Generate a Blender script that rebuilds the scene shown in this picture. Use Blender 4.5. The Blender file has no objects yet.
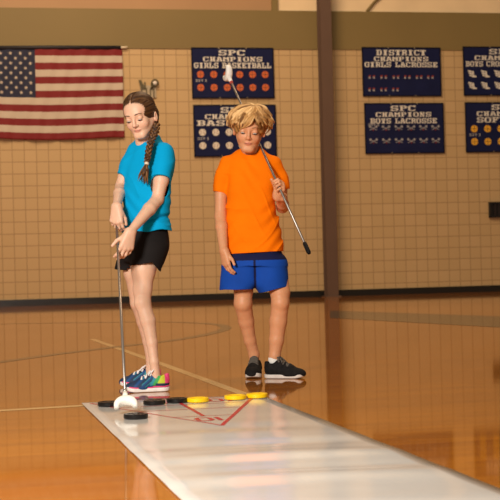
import bpy, bmesh, math, random
import numpy as np
from mathutils import Vector, Matrix

# ------------------------------------------------------------------ camera, world, lights, exposure
F_PX, CAM_H, ROLL, DIP = 1420.0, 0.61, math.radians(1.5), 14.15
C = bpy.context.scene.collection
SC = bpy.context.scene
cam_d = bpy.data.cameras.new('camera'); cam = bpy.data.objects.new('camera', cam_d); C.objects.link(cam)
cam_d.sensor_width = 36.0; cam_d.lens = 36.0 * F_PX / 500.0
cam_d.clip_start = 0.1; cam_d.clip_end = 200
pitch = math.atan(DIP / F_PX)
cam.matrix_world = (Matrix.Translation((0, 0, CAM_H)) @ Matrix.Rotation(math.radians(90) + pitch, 4, 'X')
                    @ Matrix.Rotation(-ROLL, 4, 'Z'))
cam_d.dof.use_dof = True; cam_d.dof.focus_distance = 7.2; cam_d.dof.aperture_fstop = 8.5
SC.camera = cam
SC.view_settings.view_transform = 'Standard'; SC.view_settings.look = 'None'
SC.view_settings.exposure = 0.0; SC.view_settings.gamma = 1.0
SC.view_settings.use_curve_mapping = False

W = bpy.data.worlds.new('gym_air'); SC.world = W; W.use_nodes = True
W.node_tree.nodes['Background'].inputs[0].default_value = (1.0, 0.74, 0.48, 1)
W.node_tree.nodes['Background'].inputs[1].default_value = 0.22

def area(name, loc, target, size, watts, color, sy=None):
    d = bpy.data.lights.new(name, 'AREA'); d.energy = watts; d.color = color
    d.size = size
    if sy: d.shape = 'RECTANGLE'; d.size_y = sy
    o = bpy.data.objects.new(name, d); C.objects.link(o); o.location = loc
    o.rotation_euler = (Vector(target) - Vector(loc)).to_track_quat('-Z', 'Y').to_euler()
    return o
area('photo_softbox_light', (-1.8, 1.7, 2.25), (-0.2, 7.3, 0.9), 0.8, 352, (1.0, 0.93, 0.84))
area('gym_ceiling_light', (-2.5, 17.0, 9.0), (-0.6, 24.9, 3.2), 4.0, 670, (1.0, 0.72, 0.46))
area('gym_ceiling_light', (1.5, 11.0, 9.0), (0.5, 12.0, 0.0), 5.0, 540, (1.0, 0.72, 0.45))

GY = math.atan(0.21)                       # the gym stands turned by this angle to the camera
GU = Vector((math.cos(GY), math.sin(GY), 0)); GV = Vector((-math.sin(GY), math.cos(GY), 0))
WALL_O = Vector((0, 24.86, 0))
cr, sr = math.cos(ROLL), math.sin(ROLL)
def ray(px, py):
    u, v = px - 250.0, 250.0 - py
    return (u * cr + v * sr) / F_PX, (-u * sr + v * cr + DIP) / F_PX
def at(px, py, Y):                         # point seen at photo position (px, py), Y metres in front of the camera
    a, b = ray(px, py)
    return np.array((a * Y, Y, CAM_H + b * Y))
def on_floor(px, py, z=0.0):
    a, b = ray(px, py); Y = (z - CAM_H) / b
    return np.array((a * Y, Y, z))
def on_wall(px, py, off=0.0):              # off = metres in front of the wall
    a, b = ray(px, py); o = WALL_O - GV * off
    Y = (GV.dot(o)) / (GV.x * a + GV.y)
    return np.array((a * Y, Y, CAM_H + b * Y))
def wall_uz(px, py):                       # along-wall coordinate and height
    p = on_wall(px, py); return (Vector(p) - WALL_O).dot(GU), p[2]

# ------------------------------------------------------------------ materials
def lin(r, g, b):
    f = lambda c: (c / 255 / 12.92) if c / 255 <= 0.04045 else ((c / 255 + 0.055) / 1.055) ** 2.4
    return (f(r), f(g), f(b), 1)
def mat(name, col, rough=0.6, metal=0.0, spec=0.5, vc=False, noise=None, bump=None, sss=0.0, coat=0.0, sheen=0.0):
    m = bpy.data.materials.new(name); m.use_nodes = True
    nt = m.node_tree; b = nt.nodes['Principled BSDF']
    b.inputs['Base Color'].default_value = col if len(col) == 4 else (*col, 1)
    b.inputs['Roughness'].default_value = rough; b.inputs['Metallic'].default_value = metal
    b.inputs['Specular IOR Level'].default_value = spec
    b.inputs['Coat Weight'].default_value = coat
    b.inputs['Sheen Weight'].default_value = sheen
    if sss:
        b.inputs['Subsurface Weight'].default_value = sss
        b.inputs['Subsurface Radius'].default_value = (1.0, 0.35, 0.2)
        b.inputs['Subsurface Scale'].default_value = 0.008
    tc = nt.nodes.new('ShaderNodeTexCoord')
    src = None
    if vc:
        a = nt.nodes.new('ShaderNodeAttribute'); a.attribute_name = 'Col'; src = a.outputs['Color']
        nt.links.new(src, b.inputs['Base Color'])
    if noise:                              # (scale, low factor, high factor)
        n = nt.nodes.new('ShaderNodeTexNoise'); n.inputs['Scale'].default_value = noise[0]; n.inputs['Detail'].default_value = 4
        nt.links.new(tc.outputs['Object'], n.inputs['Vector'])
        mr = nt.nodes.new('ShaderNodeMapRange'); mr.inputs['From Min'].default_value = 0.3; mr.inputs['From Max'].default_value = 0.7
        mr.inputs['To Min'].default_value = noise[1]; mr.inputs['To Max'].default_value = noise[2]
        nt.links.new(n.outputs['Fac'], mr.inputs['Value'])
        mx = nt.nodes.new('ShaderNodeVectorMath'); mx.operation = 'SCALE'
        if src: nt.links.new(src, mx.inputs[0])
        else: mx.inputs[0].default_value = col[:3]
        nt.links.new(mr.outputs['Result'], mx.inputs['Scale'])
        nt.links.new(mx.outputs['Vector'], b.inputs['Base Color'])
    if bump:                               # (scale, strength, distance)
        n = nt.nodes.new('ShaderNodeTexNoise'); n.inputs['Scale'].default_value = bump[0]; n.inputs['Detail'].default_value = 3
        nt.links.new(tc.outputs['Object'], n.inputs['Vector'])
        bp = nt.nodes.new('ShaderNodeBump'); bp.inputs['Strength'].default_value = bump[1]; bp.inputs['Distance'].default_value = bump[2]
        nt.links.new(n.outputs['Fac'], bp.inputs['Height']); nt.links.new(bp.outputs['Normal'], b.inputs['Normal'])
    return m

# ------------------------------------------------------------------ object helpers
def link(name, me, m=None, parent=None, loc=None, smooth=True):
    o = bpy.data.objects.new(name, me); C.objects.link(o)
    if m is not None:
        for mm in (m if isinstance(m, (list, tuple)) else [m]): me.materials.append(mm)
    if loc is not None: o.location = loc
    if parent is not None: o.parent = parent
    if smooth: me.polygons.foreach_set('use_smooth', [True] * len(me.polygons))
    return o
def from_bm(name, bm, m, parent=None, loc=None, smooth=False):
    bmesh.ops.recalc_face_normals(bm, faces=bm.faces[:])
    me = bpy.data.meshes.new(name); bm.to_mesh(me); bm.free()
    return link(name, me, m, parent, loc, smooth)
def tag(o, label=None, cat=None, group=None, kind=None):
    if label: o['label'] = label
    if cat: o['category'] = cat
    if group: o['group'] = group
    if kind: o['kind'] = kind
    return o
def empty(name, loc, rz=0.0):
    o = bpy.data.objects.new(name, None); C.objects.link(o); o.location = loc; o.rotation_euler = (0, 0, rz)
    o.empty_display_size = 0.05
    return o
def box(bm, x0, x1, y0, y1, z0, z1, mi=0, M=None):
    vs = [bm.verts.new(Vector((x, y, z))) for z in (z0, z1) for y in (y0, y1) for x in (x0, x1)]
    if M is not None:
        for v in vs: v.co = M @ v.co
    for f in ((0, 2, 3, 1), (4, 5, 7, 6), (0, 1, 5, 4), (2, 6, 7, 3), (0, 4, 6, 2), (1, 3, 7, 5)):
        bm.faces.new([vs[i] for i in f]).material_index = mi
def poly_prism(bm, pts, y0, y1, mi=0):     # pts (x, z), extruded along y
    a = [bm.verts.new((x, y0, z)) for x, z in pts]; b = [bm.verts.new((x, y1, z)) for x, z in pts]
    n = len(pts)
    bm.faces.new(a).material_index = mi; bm.faces.new(b[::-1]).material_index = mi
    for i in range(n): bm.faces.new((a[i], b[i], b[(i + 1) % n], a[(i + 1) % n])).material_index = mi
def tube(bm, pts, rad, seg=8, mi=0, cap=True, flat=None):
    P = [Vector(p) for p in pts]; n = len(P)
    R = rad if isinstance(rad, (list, tuple)) else [rad] * n
    rings = []; up = None
    for i in range(n):
        t = (P[min(i + 1, n - 1)] - P[max(i - 1, 0)]).normalized()
        if up is None:
            up = Vector((0, 0, 1)) if abs(t.z) < 0.9 else Vector((1, 0, 0))
        s = t.cross(up).normalized(); up = s.cross(t).normalized()
        rings.append([bm.verts.new(P[i] + (s * math.cos(2 * math.pi * k / seg) + up * math.sin(2 * math.pi * k / seg)) * R[i]) for k in range(seg)])
    for a, b in zip(rings, rings[1:]):
        for k in range(seg):
            bm.faces.new((a[k], a[(k + 1) % seg], b[(k + 1) % seg], b[k])).material_index = mi
    if cap:
        bm.faces.new(rings[0][::-1]).material_index = mi; bm.faces.new(rings[-1]).material_index = mi
def lathe(bm, prof, seg=32, c=(0, 0, 0), mi=0):   # prof (r, z)
    rings = [[bm.verts.new((c[0] + r * math.cos(2 * math.pi * k / seg), c[1] + r * math.sin(2 * math.pi * k / seg), c[2] + z)) for k in range(seg)] for r, z in prof]
    for a, b in zip(rings, rings[1:]):
        for k in range(seg): bm.faces.new((a[k], a[(k + 1) % seg], b[(k + 1) % seg], b[k])).material_index = mi
    bm.faces.new(rings[0][::-1]).material_index = mi; bm.faces.new(rings[-1]).material_index = mi
def spline(pts, n):
    P = np.array(pts, float); m = len(P); out = []
    Q = np.vstack([2 * P[0] - P[1], P, 2 * P[-1] - P[-2]])
    for s in np.linspace(0, m - 1, n):
        i = min(int(s), m - 2); t = s - i; a, b, c, d = Q[i:i + 4]
        out.append(0.5 * (2 * b + (c - a) * t + (2 * a - 5 * b + 4 * c - d) * t * t + (3 * b - a - 3 * c + d) * t ** 3))
    return np.array(out)

# ------------------------------------------------------------------ the gym
M_tile = bpy.data.materials.new('glazed_tile'); M_tile.use_nodes = True
def build_tile(m):
    nt = m.node_tree; b = nt.nodes['Principled BSDF']; tc = nt.nodes.new('ShaderNodeTexCoord')
    mp = nt.nodes.new('ShaderNodeMapping'); mp.inputs['Rotation'].default_value = (math.radians(90), 0, 0)
    nt.links.new(tc.outputs['Object'], mp.inputs['Vector'])
    br = nt.nodes.new('ShaderNodeTexBrick'); br.offset = 0.0; br.squash = 1.0
    br.inputs['Scale'].default_value = 1.0; br.inputs['Brick Width'].default_value = 0.2035; br.inputs['Row Height'].default_value = 0.2035
    br.inputs['Mortar Size'].default_value = 0.0075; br.inputs['Mortar Smooth'].default_value = 0.3; br.inputs['Bias'].default_value = 0.0
    br.inputs['Color1'].default_value = (0.58, 0.41, 0.215, 1); br.inputs['Color2'].default_value = (0.545, 0.385, 0.195, 1)
    br.inputs['Mortar'].default_value = (0.37, 0.245, 0.12, 1)
    sep = nt.nodes.new('ShaderNodeSeparateXYZ'); cmb = nt.nodes.new('ShaderNodeCombineXYZ')
    nt.links.new(tc.outputs['Object'], sep.inputs[0]); nt.links.new(sep.outputs['X'], cmb.inputs['X']); nt.links.new(sep.outputs['Z'], cmb.inputs['Y'])
    nt.nodes.remove(mp)
    nt.links.new(cmb.outputs[0], br.inputs['Vector']); nt.links.new(br.outputs['Color'], b.inputs['Base Color'])
    b.inputs['Roughness'].default_value = 0.5; b.inputs['Specular IOR Level'].default_value = 0.3
    bp = nt.nodes.new('ShaderNodeBump'); bp.inputs['Strength'].default_value = 0.4; bp.inputs['Distance'].default_value = 0.004; bp.invert = True
    nt.links.new(br.outputs['Fac'], bp.inputs['Height']); nt.links.new(bp.outputs['Normal'], b.inputs['Normal'])
build_tile(M_tile)
M_band = mat('olive_painted_beam', (0.215, 0.155, 0.052), 0.6, noise=(0.6, 0.94, 1.06))
M_upper = mat('tan_upper_panel', (0.42, 0.25, 0.125), 0.6, noise=(0.8, 0.95, 1.05))
M_pale = mat('pale_upper_panel', (0.88, 0.69, 0.44), 0.6, noise=(1.5, 0.92, 1.06))
M_black = mat('black_rubber', (0.008, 0.007, 0.006), 0.35)
M_brown = mat('brown_steel_paint', (0.12, 0.068, 0.044), 0.55, noise=(3, 0.95, 1.05))

M_floor = bpy.data.materials.new('maple_floor'); M_floor.use_nodes = True
def build_floor(m):
    nt = m.node_tree; b = nt.nodes['Principled BSDF']; tc = nt.nodes.new('ShaderNodeTexCoord')
    mp = nt.nodes.new('ShaderNodeMapping'); mp.inputs['Rotation'].default_value = (0, 0, 0)
    nt.links.new(tc.outputs['Object'], mp.inputs['Vector'])
    br = nt.nodes.new('ShaderNodeTexBrick'); br.offset = 0.43; br.offset_frequency = 2
    br.inputs['Scale'].default_value = 1.0; br.inputs['Brick Width'].default_value = 0.95; br.inputs['Row Height'].default_value = 0.057
    br.inputs['Mortar Size'].default_value = 0.0006; br.inputs['Bias'].default_value = -0.1
    br.inputs['Color1'].default_value = (0.43, 0.142, 0.007, 1); br.inputs['Color2'].default_value = (0.33, 0.102, 0.005, 1)
    br.inputs['Mortar'].default_value = (0.26, 0.10, 0.02, 1)
    nt.links.new(mp.outputs[0], br.inputs['Vector'])
    gr = nt.nodes.new('ShaderNodeMapping'); gr.inputs['Scale'].default_value = (2.0, 40.0, 1); nt.links.new(tc.outputs['Object'], gr.inputs['Vector'])
    n = nt.nodes.new('ShaderNodeTexNoise'); n.inputs['Scale'].default_value = 1.5; n.inputs['Detail'].default_value = 5
    nt.links.new(gr.outputs[0], n.inputs['Vector'])
    mr = nt.nodes.new('ShaderNodeMapRange'); mr.inputs['From Min'].default_value = 0.3; mr.inputs['From Max'].default_value = 0.7
    mr.inputs['To Min'].default_value = 0.85; mr.inputs['To Max'].default_value = 1.12
    nt.links.new(n.outputs['Fac'], mr.inputs['Value'])
    sc = nt.nodes.new('ShaderNodeVectorMath'); sc.operation = 'SCALE'
    nt.links.new(br.outputs['Color'], sc.inputs[0]); nt.links.new(mr.outputs[0], sc.inputs['Scale'])
    nt.links.new(sc.outputs['Vector'], b.inputs['Base Color'])
    b.inputs['Roughness'].default_value = 0.055; b.inputs['Specular IOR Level'].default_value = 0.28
    wv = nt.nodes.new('ShaderNodeTexNoise'); wv.inputs['Scale'].default_value = 2.2; wv.inputs['Detail'].default_value = 2
    nt.links.new(tc.outputs['Object'], wv.inputs['Vector'])
    bp = nt.nodes.new('ShaderNodeBump'); bp.inputs['Strength'].default_value = 0.12; bp.inputs['Distance'].default_value = 0.003
    nt.links.new(wv.outputs['Fac'], bp.inputs['Height']); nt.links.new(bp.outputs['Normal'], b.inputs['Normal'])
build_floor(M_floor)
M_cream = mat('cream_court_paint', (0.72, 0.50, 0.23), 0.12, spec=0.42)
M_greyline = mat('grey_court_paint', (0.06, 0.05, 0.03), 0.12, spec=0.42)

def build_floor_mesh():
    bm = bmesh.new()
    box(bm, -9, 16, -1, 25.6, -0.1, 0, 0)
    inv = Matrix.Rotation(-GY, 4, 'Z')
    def strip(pts, w, mi, z=0.0006):
        P = [inv @ Vector(p) for p in pts]; L = []
        for i, p in enumerate(P):
            t = (P[min(i + 1, len(P) - 1)] - P[max(i - 1, 0)]).normalized(); s = Vector((-t.y, t.x, 0)) * w / 2
            L.append((bm.verts.new((p.x + s.x, p.y + s.y, z)), bm.verts.new((p.x - s.x, p.y - s.y, z))))
        for (a, b), (c, d) in zip(L, L[1:]): bm.faces.new((a, b, d, c)).material_index = mi
    strip([on_floor(-60, 415), on_floor(0, 410.5), on_floor(100, 404.5)], 0.07, 1)
    strip([on_floor(92, 339), on_floor(165, 365), on_floor(244, 394)], 0.055, 1)
    arc = spline([on_floor(*p) for p in ((-60, 370), (0, 362), (50, 355), (115, 347), (175, 340), (215, 332.5), (226, 327.5), (212, 324), (165, 322), (90, 322.5), (0, 324), (-60, 325.5))], 70)
    strip([p for p in arc], 0.11, 2, 0.0009)
    a0, a1, b0, b1 = on_floor(330, 310.5), on_floor(520, 317.0), on_floor(520, 328.5), on_floor(330, 318.0)
    vs = [bm.verts.new((inv @ Vector((*p[:2], 0.0012)))) for p in (a0, a1, b0, b1)]
    bm.faces.new(vs).material_index = 2
    for f in bm.faces: f.normal_update()
    for f in bm.faces:
        if len(f.verts) == 4 and abs(f.normal.z) > 0.9 and f.calc_center_median().z > 0 and f.normal.z < 0: f.normal_flip()
    me = bpy.data.meshes.new('floor'); bm.to_mesh(me); bm.free()
    o = link('floor', me, [M_floor, M_cream, M_greyline], smooth=False); o.rotation_euler = (0, 0, GY); tag(o, kind='structure')
build_floor_mesh()

def wall_box(name, u0, u1, z0, z1, off, th, m, kind='structure', parent=None):
    bm = bmesh.new(); box(bm, u0, u1, -off - th, -off, z0, z1)
    o = from_bm(name, bm, m); o.location = WALL_O; o.rotation_euler = (0, 0, GY)
    if kind: tag(o, kind=kind)
    return o
Z_T = wall_uz(250, 49)[1]; Z_B = wall_uz(250, 10)[1]
wall_box('wall_back', -8.5, 9, 0, Z_T, -0.3, 0.3, M_tile)
wall_box('trim_1', -8.5, 9, Z_T, Z_B, -0.3, 0.32, M_band)
u_post = wall_uz(275, 5)[0]
wall_box('wall_upper_left', -8.5, u_post, Z_B, 7.0, -0.35, 0.3, M_upper)
wall_box('wall_upper_right', u_post, 9, Z_B, 7.0, -0.35, 0.3, M_pale)
wall_box('trim_2', u_post - 0.055, u_post + 0.055, Z_B, 7.0, -0.06, 0.06, M_band)
wall_box('baseboard_back', -8.5, 9, 0.0, 0.112, 0.0, 0.03, M_black)
def column():
    u, _ = wall_uz(326.3, 200)
    bm = bmesh.new(); w, t = 0.100, 0.02     # steel I profile: front flange, web, rear flange
    box(bm, -w, w, -0.30, -0.30 + t, 0, 7.0); box(bm, -0.012, 0.012, -0.30 + t, -0.06 - t, 0, 7.0); box(bm, -w, w, -0.06 - t, -0.06, 0, 7.0)
    o = from_bm('steel_column', bm, M_brown); o.location = WALL_O + GU * u; o.rotation_euler = (0, 0, GY)
    tag(o, 'tall brown painted steel column standing against the tiled wall', 'column')
    bm = bmesh.new(); box(bm, -0.14, 0.14, -0.33, -0.033, 0, 0.02)
    from_bm('base_plate', bm, M_brown, o)
column()
def brace():
    a, b = on_wall(367, 11, -0.02), on_wall(384, -6, -0.02)
    bm = bmesh.new(); d = Vector(b) - Vector(a)
    tube(bm, spline([(0, 0, 0), d * 0.5 + Vector((0, 0, 0.03)), d], 8), 0.025, 8)
    o = from_bm('wall_brace', bm, M_band, loc=Vector(a), smooth=True)
    tag(o, 'thin olive rod slanting up across the pale panel beside the column', 'rod')
brace()
# ------------------------------------------------------------------ block lettering
GL = {
'S': '.######|##...##|##.....|.#####.|.....##|##...##|######.', 'P': '######.|.##..##|.##..##|.#####.|.##....|.##....|####...',
'C': '.######|##...##|##.....|##.....|##.....|##...##|.#####.', 'H': '###.###|.##.##.|.##.##.|.#####.|.##.##.|.##.##.|###.###',
'A': '.####..|..###..|.##.##.|.##.##.|.#####.|##...##|###.###', 'M': '##...##|###.###|#######|##.#.##|##...##|##...##|###.###',
'I': '.#####.|..###..|..###..|..###..|..###..|..###..|.#####.', 'O': '.#####.|##...##|##...##|##...##|##...##|##...##|.#####.',
'N': '###.###|.##..#.|.###.#.|.####..|.#.###.|.#..##.|###.##.', 'G': '.######|##...##|##.....|##..###|##...##|##...##|.#####.',
'R': '######.|.##..##|.##..##|.#####.|.##.##.|.##..##|###..##', 'L': '####...|.##....|.##....|.##....|.##..##|.##..##|#######',
'B': '######.|.##..##|.##..##|.#####.|.##..##|.##..##|######.', 'K': '###.###|.##.##.|.####..|.###...|.####..|.##.##.|###.###',
'E': '#######|.##..##|.##.#..|.####..|.##.#..|.##..##|#######', 'T': '#######|#.###.#|..###..|..###..|..###..|..###..|.#####.',
'D': '######.|.##..##|.##..##|.##..##|.##..##|.##..##|######.', 'Y': '###.###|.##.##.|.##.##.|..###..|..###..|..###..|.#####.',
'F': '#######|.##..##|.##.#..|.####..|.##.#..|.##....|####...', 'U': '###.###|.##.##.|.##.##.|.##.##.|.##.##.|.##.##.|..###..',
'V': '###.###|.##.##.|.##.##.|.##.##.|.##.##.|..###..|...#...', '1': '..###..|.####..|..###..|..###..|..###..|..###..|.#####.'}
def letters(bm, text, x0, x1, z0, z1, y, mi=0):
    """text in slab block capitals filling x0..x1, z0..z1 on the plane y (raised print, 1 mm thick)"""
    adv = sum(5 if c == ' ' else 8 for c in text) - 1
    px, pz = (x1 - x0) / adv, (z1 - z0) / 7; cx = x0
    for c in text:
        if c == ' ': cx += 5 * px; continue
        for r, row in enumerate(GL[c].split('|')):
            i = 0
            while i < 7:
                if row[i] == '#':
                    j = i
                    while j < 7 and row[j] == '#': j += 1
                    za, zb = z1 - (r + 1) * pz, z1 - r * pz
                    vs = [bm.verts.new((x, y, z)) for x, z in ((cx + i * px, za), (cx + j * px, za), (cx + j * px, zb), (cx + i * px, zb))]
                    bm.faces.new(vs).material_index = mi; i = j
                else: i += 1
        cx += 8 * px
M_navy = mat('navy_vinyl', (0.010, 0.014, 0.062), 0.6, spec=0.12, noise=(3, 0.85, 1.15))
M_hem = mat('navy_vinyl_hem', (0.005, 0.006, 0.02), 0.6, spec=0.1)
M_print = mat('cream_print', (0.74, 0.72, 0.66), 0.6)
M_print2 = mat('pale_print', (0.34, 0.34, 0.37), 0.6)
M_ballo = mat('orange_print', (0.62, 0.13, 0.03), 0.6); M_bally = mat('yellow_print', (0.80, 0.42, 0.03), 0.6); M_ballw = mat('white_ball_print', (0.70, 0.66, 0.58), 0.6)
M_seam = mat('dark_print', (0.06, 0.025, 0.015), 0.6); M_redp = mat('red_print', (0.25, 0.03, 0.02), 0.6)
M_grom = mat('brass_grommet', (0.55, 0.45, 0.3), 0.35, 0.9)

def disc_face(bm, cx, cz, r, y, mi, n=18, a0=0, a1=2 * math.pi):
    vs = [bm.verts.new((cx + r * math.cos(a0 + (a1 - a0) * k / n), y, cz + r * math.sin(a0 + (a1 - a0) * k / n))) for k in range(n)]
    bm.faces.new(vs).material_index = mi
def quad(bm, pts, y, mi):
    bm.faces.new([bm.verts.new((x, y, z)) for x, z in pts]).material_index = mi
def bar(bm, x0, z0, x1, z1, w, y, mi):
    d = Vector((x1 - x0, z1 - z0)).normalized(); s = Vector((-d.y, d.x)) * w / 2
    quad(bm, [(x0 + s.x, z0 + s.y), (x0 - s.x, z0 - s.y), (x1 - s.x, z1 - s.y), (x1 + s.x, z1 + s.y)], y, mi)
def em_ball(m_ball):
    def f(par, cx, cz, r):
        bm = bmesh.new(); disc_face(bm, cx, cz, r, -0.0140, 0)
        bar(bm, cx - r * .95, cz, cx + r * .95, cz, r * .12, -0.0145, 1); bar(bm, cx, cz - r * .95, cx, cz + r * .95, r * .12, -0.0145, 1)
        from_bm('ball_emblem', bm, [m_ball, M_seam], par)
    return f
def em_baseball(par, cx, cz, r):
    bm = bmesh.new(); disc_face(bm, cx, cz, r, -0.0140, 0)
    for s in (-1, 1):
        pts = [(cx + s * (r * 1.15 - r * .75 * math.cos(t)), cz + r * .75 * math.sin(t)) for t in np.linspace(-0.8, 0.8, 6)]
        for a, b in zip(pts, pts[1:]): bar(bm, *a, *b, r * .1, -0.0145, 1)
    from_bm('ball_emblem', bm, [M_ballw, M_redp], par)
def em_sticks(par, cx, cz, r):
    bm = bmesh.new()
    for s in (-1, 1):
        bar(bm, cx - s * r * 1.2, cz - r * .55, cx + s * r * .7, cz + r * .35, r * .2, -0.0140 - .0002 * s, 0)
        hx, hz = cx + s * r * 1.05, cz + r * .55
        disc_face(bm, hx, hz, r * .42, -0.0145, 0, 8)
    disc_face(bm, cx, cz - r * .55, r * .25, -0.0150, 1, 8)
    from_bm('crossed_sticks_emblem', bm, [M_print2, M_redp], par)
def em_players(par, cx, cz, r):
    bm = bmesh.new()
    for s in (-1, 1):
        x = cx + s * r * .8
        quad(bm, [(x - r * .35, cz - r * .55), (x + r * .4, cz - r * .55), (x + r * .3, cz + r * .1), (x - r * .3, cz + r * .1)], -0.0140, 0)
        quad(bm, [(x - r * .5, cz + r * .1), (x + r * .35, cz + r * .1), (x + r * .6, cz + r * .6), (x - r * .2, cz + r * .7)], -0.0140, 1)
    from_bm('player_emblem', bm, [M_print2, M_redp], par)
def em_wing(par, cx, cz, r):
    bm = bmesh.new()
    for k in range(3):                       # three feathers
        z = cz + r * (.75 - .55 * k)
        quad(bm, [(cx - r * (1.25 - .2 * k), z - r * .05), (cx - r * .15, z - r * .35), (cx - r * .15, z + r * .1), (cx - r * (1.0 - .2 * k), z + r * .28)], -0.0140, 0)
    quad(bm, [(cx - r * .05, cz + r * .8), (cx + r * .45, cz + r * .75), (cx + r * .5, cz - r * .2), (cx - r * .05, cz - r * .3)], -0.0140, 0)   # ankle
    quad(bm, [(cx - r * .05, cz - r * .35), (cx + r * .5, cz - r * .25), (cx + r * 1.2, cz - r * .55), (cx + r * 1.15, cz - r * .85), (cx - r * .05, cz - r * .85)], -0.0140, 0)
    from_bm('winged_foot_emblem', bm, M_print, par)
DIV = [('DIV 1', 0.035, 0.165)]
def banner(name, corners, lines, emblem, rows, label, er, cat='banner', small=True, wide=1.36):
    (xa, ya), (xb, yb) = corners             # photo positions of two opposite corners
    u0, z1 = wall_uz(xa, ya); u1, z0 = wall_uz(xb, yb)
    w, h = u1 - u0, z1 - z0
    root = empty(name, WALL_O + GU * u0 - GV * 0.022 + Vector((0, 0, z0)), GY)
    tag(root, label, cat, 'championship banners on the gym wall')
    bm = bmesh.new()                          # sheet: gently bowed, with thickness
    nx, nz = 14, 9
    def yy(i, j): return -0.010 - 0.0008 * math.sin(i * 1.3 + j) * (0 < i < nx)
    F = [[bm.verts.new((w * i / nx, yy(i, j), h * j / nz)) for j in range(nz + 1)] for i in range(nx + 1)]
    B = [[bm.verts.new((w * i / nx, -0.002, h * j / nz)) for j in range(nz + 1)] for i in range(nx + 1)]
    for i in range(nx):
        for j in range(nz):
            bm.faces.new((F[i][j], F[i + 1][j], F[i + 1][j + 1], F[i][j + 1])); bm.faces.new((B[i][j], B[i][j + 1], B[i + 1][j + 1], B[i + 1][j]))
    for i in range(nx): 
        bm.faces.new((F[i][0], B[i][0], B[i + 1][0], F[i + 1][0])); bm.faces.new((F[i][nz], F[i + 1][nz], B[i + 1][nz], B[i][nz]))
    for j in range(nz):
        bm.faces.new((F[0][j], F[0][j + 1], B[0][j + 1], B[0][j])); bm.faces.new((F[nx][j], B[nx][j], B[nx][j + 1], F[nx][j + 1]))
    from_bm('banner_sheet', bm, M_navy, root)
    bm = bmesh.new(); e = 0.022
    for a in ((0, w, 0, e), (0, w, h - e, h), (0, e, 0, h), (w - e, w, 0, h)): box(bm, a[0], a[1], -0.0135, -0.009, a[2], a[3])
    from_bm('hem', bm, M_hem, root)
    for x in (w / 3, 2 * w / 3):
        for z in (0.012, h - 0.012):
            bm = bmesh.new(); disc_face(bm, x, z, 0.011, -0.0145, 0, 10); from_bm('grommet', bm, M_grom, root)
    for text, xs, xe, zb, zt in lines:       # fractions of the sheet, z measured from the top
        adv = sum(5 if c == ' ' else 8 for c in text) - 1; cx = 0
        for word in text.split(' '):          # one printed word per mesh
            n = 8 * len(word) - 1; bm = bmesh.new(); f = lambda q: w * (xs + (xe - xs) * q / adv)
            letters(bm, word, f(cx), f(cx + n), h * (1 - zb), h * (1 - zt), -0.0138); cx += n + 6
            from_bm('lettering', bm, M_print, root)
    if small:
        for word, xa_, xb_ in (('DIV', .045, .135), ('1', .155, .185)):
            bm = bmesh.new(); letters(bm, word, w * xa_, w * xb_, h * (.548 if rows[0][0] < .52 else .325), h * (.598 if rows[0][0] < .52 else .375), -0.0138); from_bm('lettering', bm, M_print2, root)
    for zf, xs in rows:
        for xf in xs: emblem(root, w * xf, h * (1 - zf), er)
    return root
SIX = [.105, .265, .425, .58, .735, .89]
banner('banner', ((190.6, 47.3), (274.3, 98.4)), [('SPC', .33, .65, .155, .05), ('CHAMPIONS', .14, .86, .275, .185), ('GIRLS BASKETBALL', .03, .965, .405, .30)],
       em_ball(M_ballo), [(.53, SIX), (.785, SIX)], 'navy banner reading girls basketball with two rows of orange balls', 0.062)
banner('banner', ((192.6, 104.8), (276.6, 156.2)), [('SPC', .33, .65, .155, .05), ('CHAMPIONS', .14, .86, .275, .185), ('BASEBALL', .04, .96, .405, .30)],
       em_baseball, [(.53, SIX), (.785, SIX)], 'navy banner with white baseballs directly behind the blond child', 0.062)
banner('banner', ((361.3, 47.0), (441.3, 96.3)), [('DISTRICT', .18, .81, .165, .055), ('CHAMPIONS', .15, .84, .285, .195), ('GIRLS LACROSSE', .03, .955, .405, .305)],
       em_players, [(.61, [.115, .265, .42, .565, .715, .86]), (.865, [.11, .26, .41])], 'navy banner reading district champions girls lacrosse', 0.05, small=False)
banner('banner', ((363.7, 103.0), (444.3, 153.2)), [('SPC', .33, .645, .16, .055), ('CHAMPIONS', .14, .84, .275, .185), ('BOYS LACROSSE', .07, .91, .405, .305)],
       em_sticks, [(.50, SIX), (.755, SIX)], 'navy banner reading boys lacrosse with small crossed sticks', 0.055)
banner('banner', ((462.3, 46.4), (545, 95.6)), [('SPC', .32, .64, .155, .05), ('CHAMPIONS', .14, .86, .275, .185), ('BOYS CROSS COUNTRY', .03, .965, .405, .30)],
       em_wing, [(.56, SIX), (.80, SIX)], 'navy banner with white winged feet cut by the right photo edge', 0.07, small=False)
banner('banner', ((464.3, 102.2), (548, 151.8)), [('SPC', .32, .64, .155, .05), ('CHAMPIONS', .14, .86, .275, .185), ('SOFTBALL', .14, .86, .405, .30)],
       em_ball(M_bally), [(.53, SIX), (.785, SIX)], 'navy banner with yellow softballs at the right photo edge', 0.066)

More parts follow.
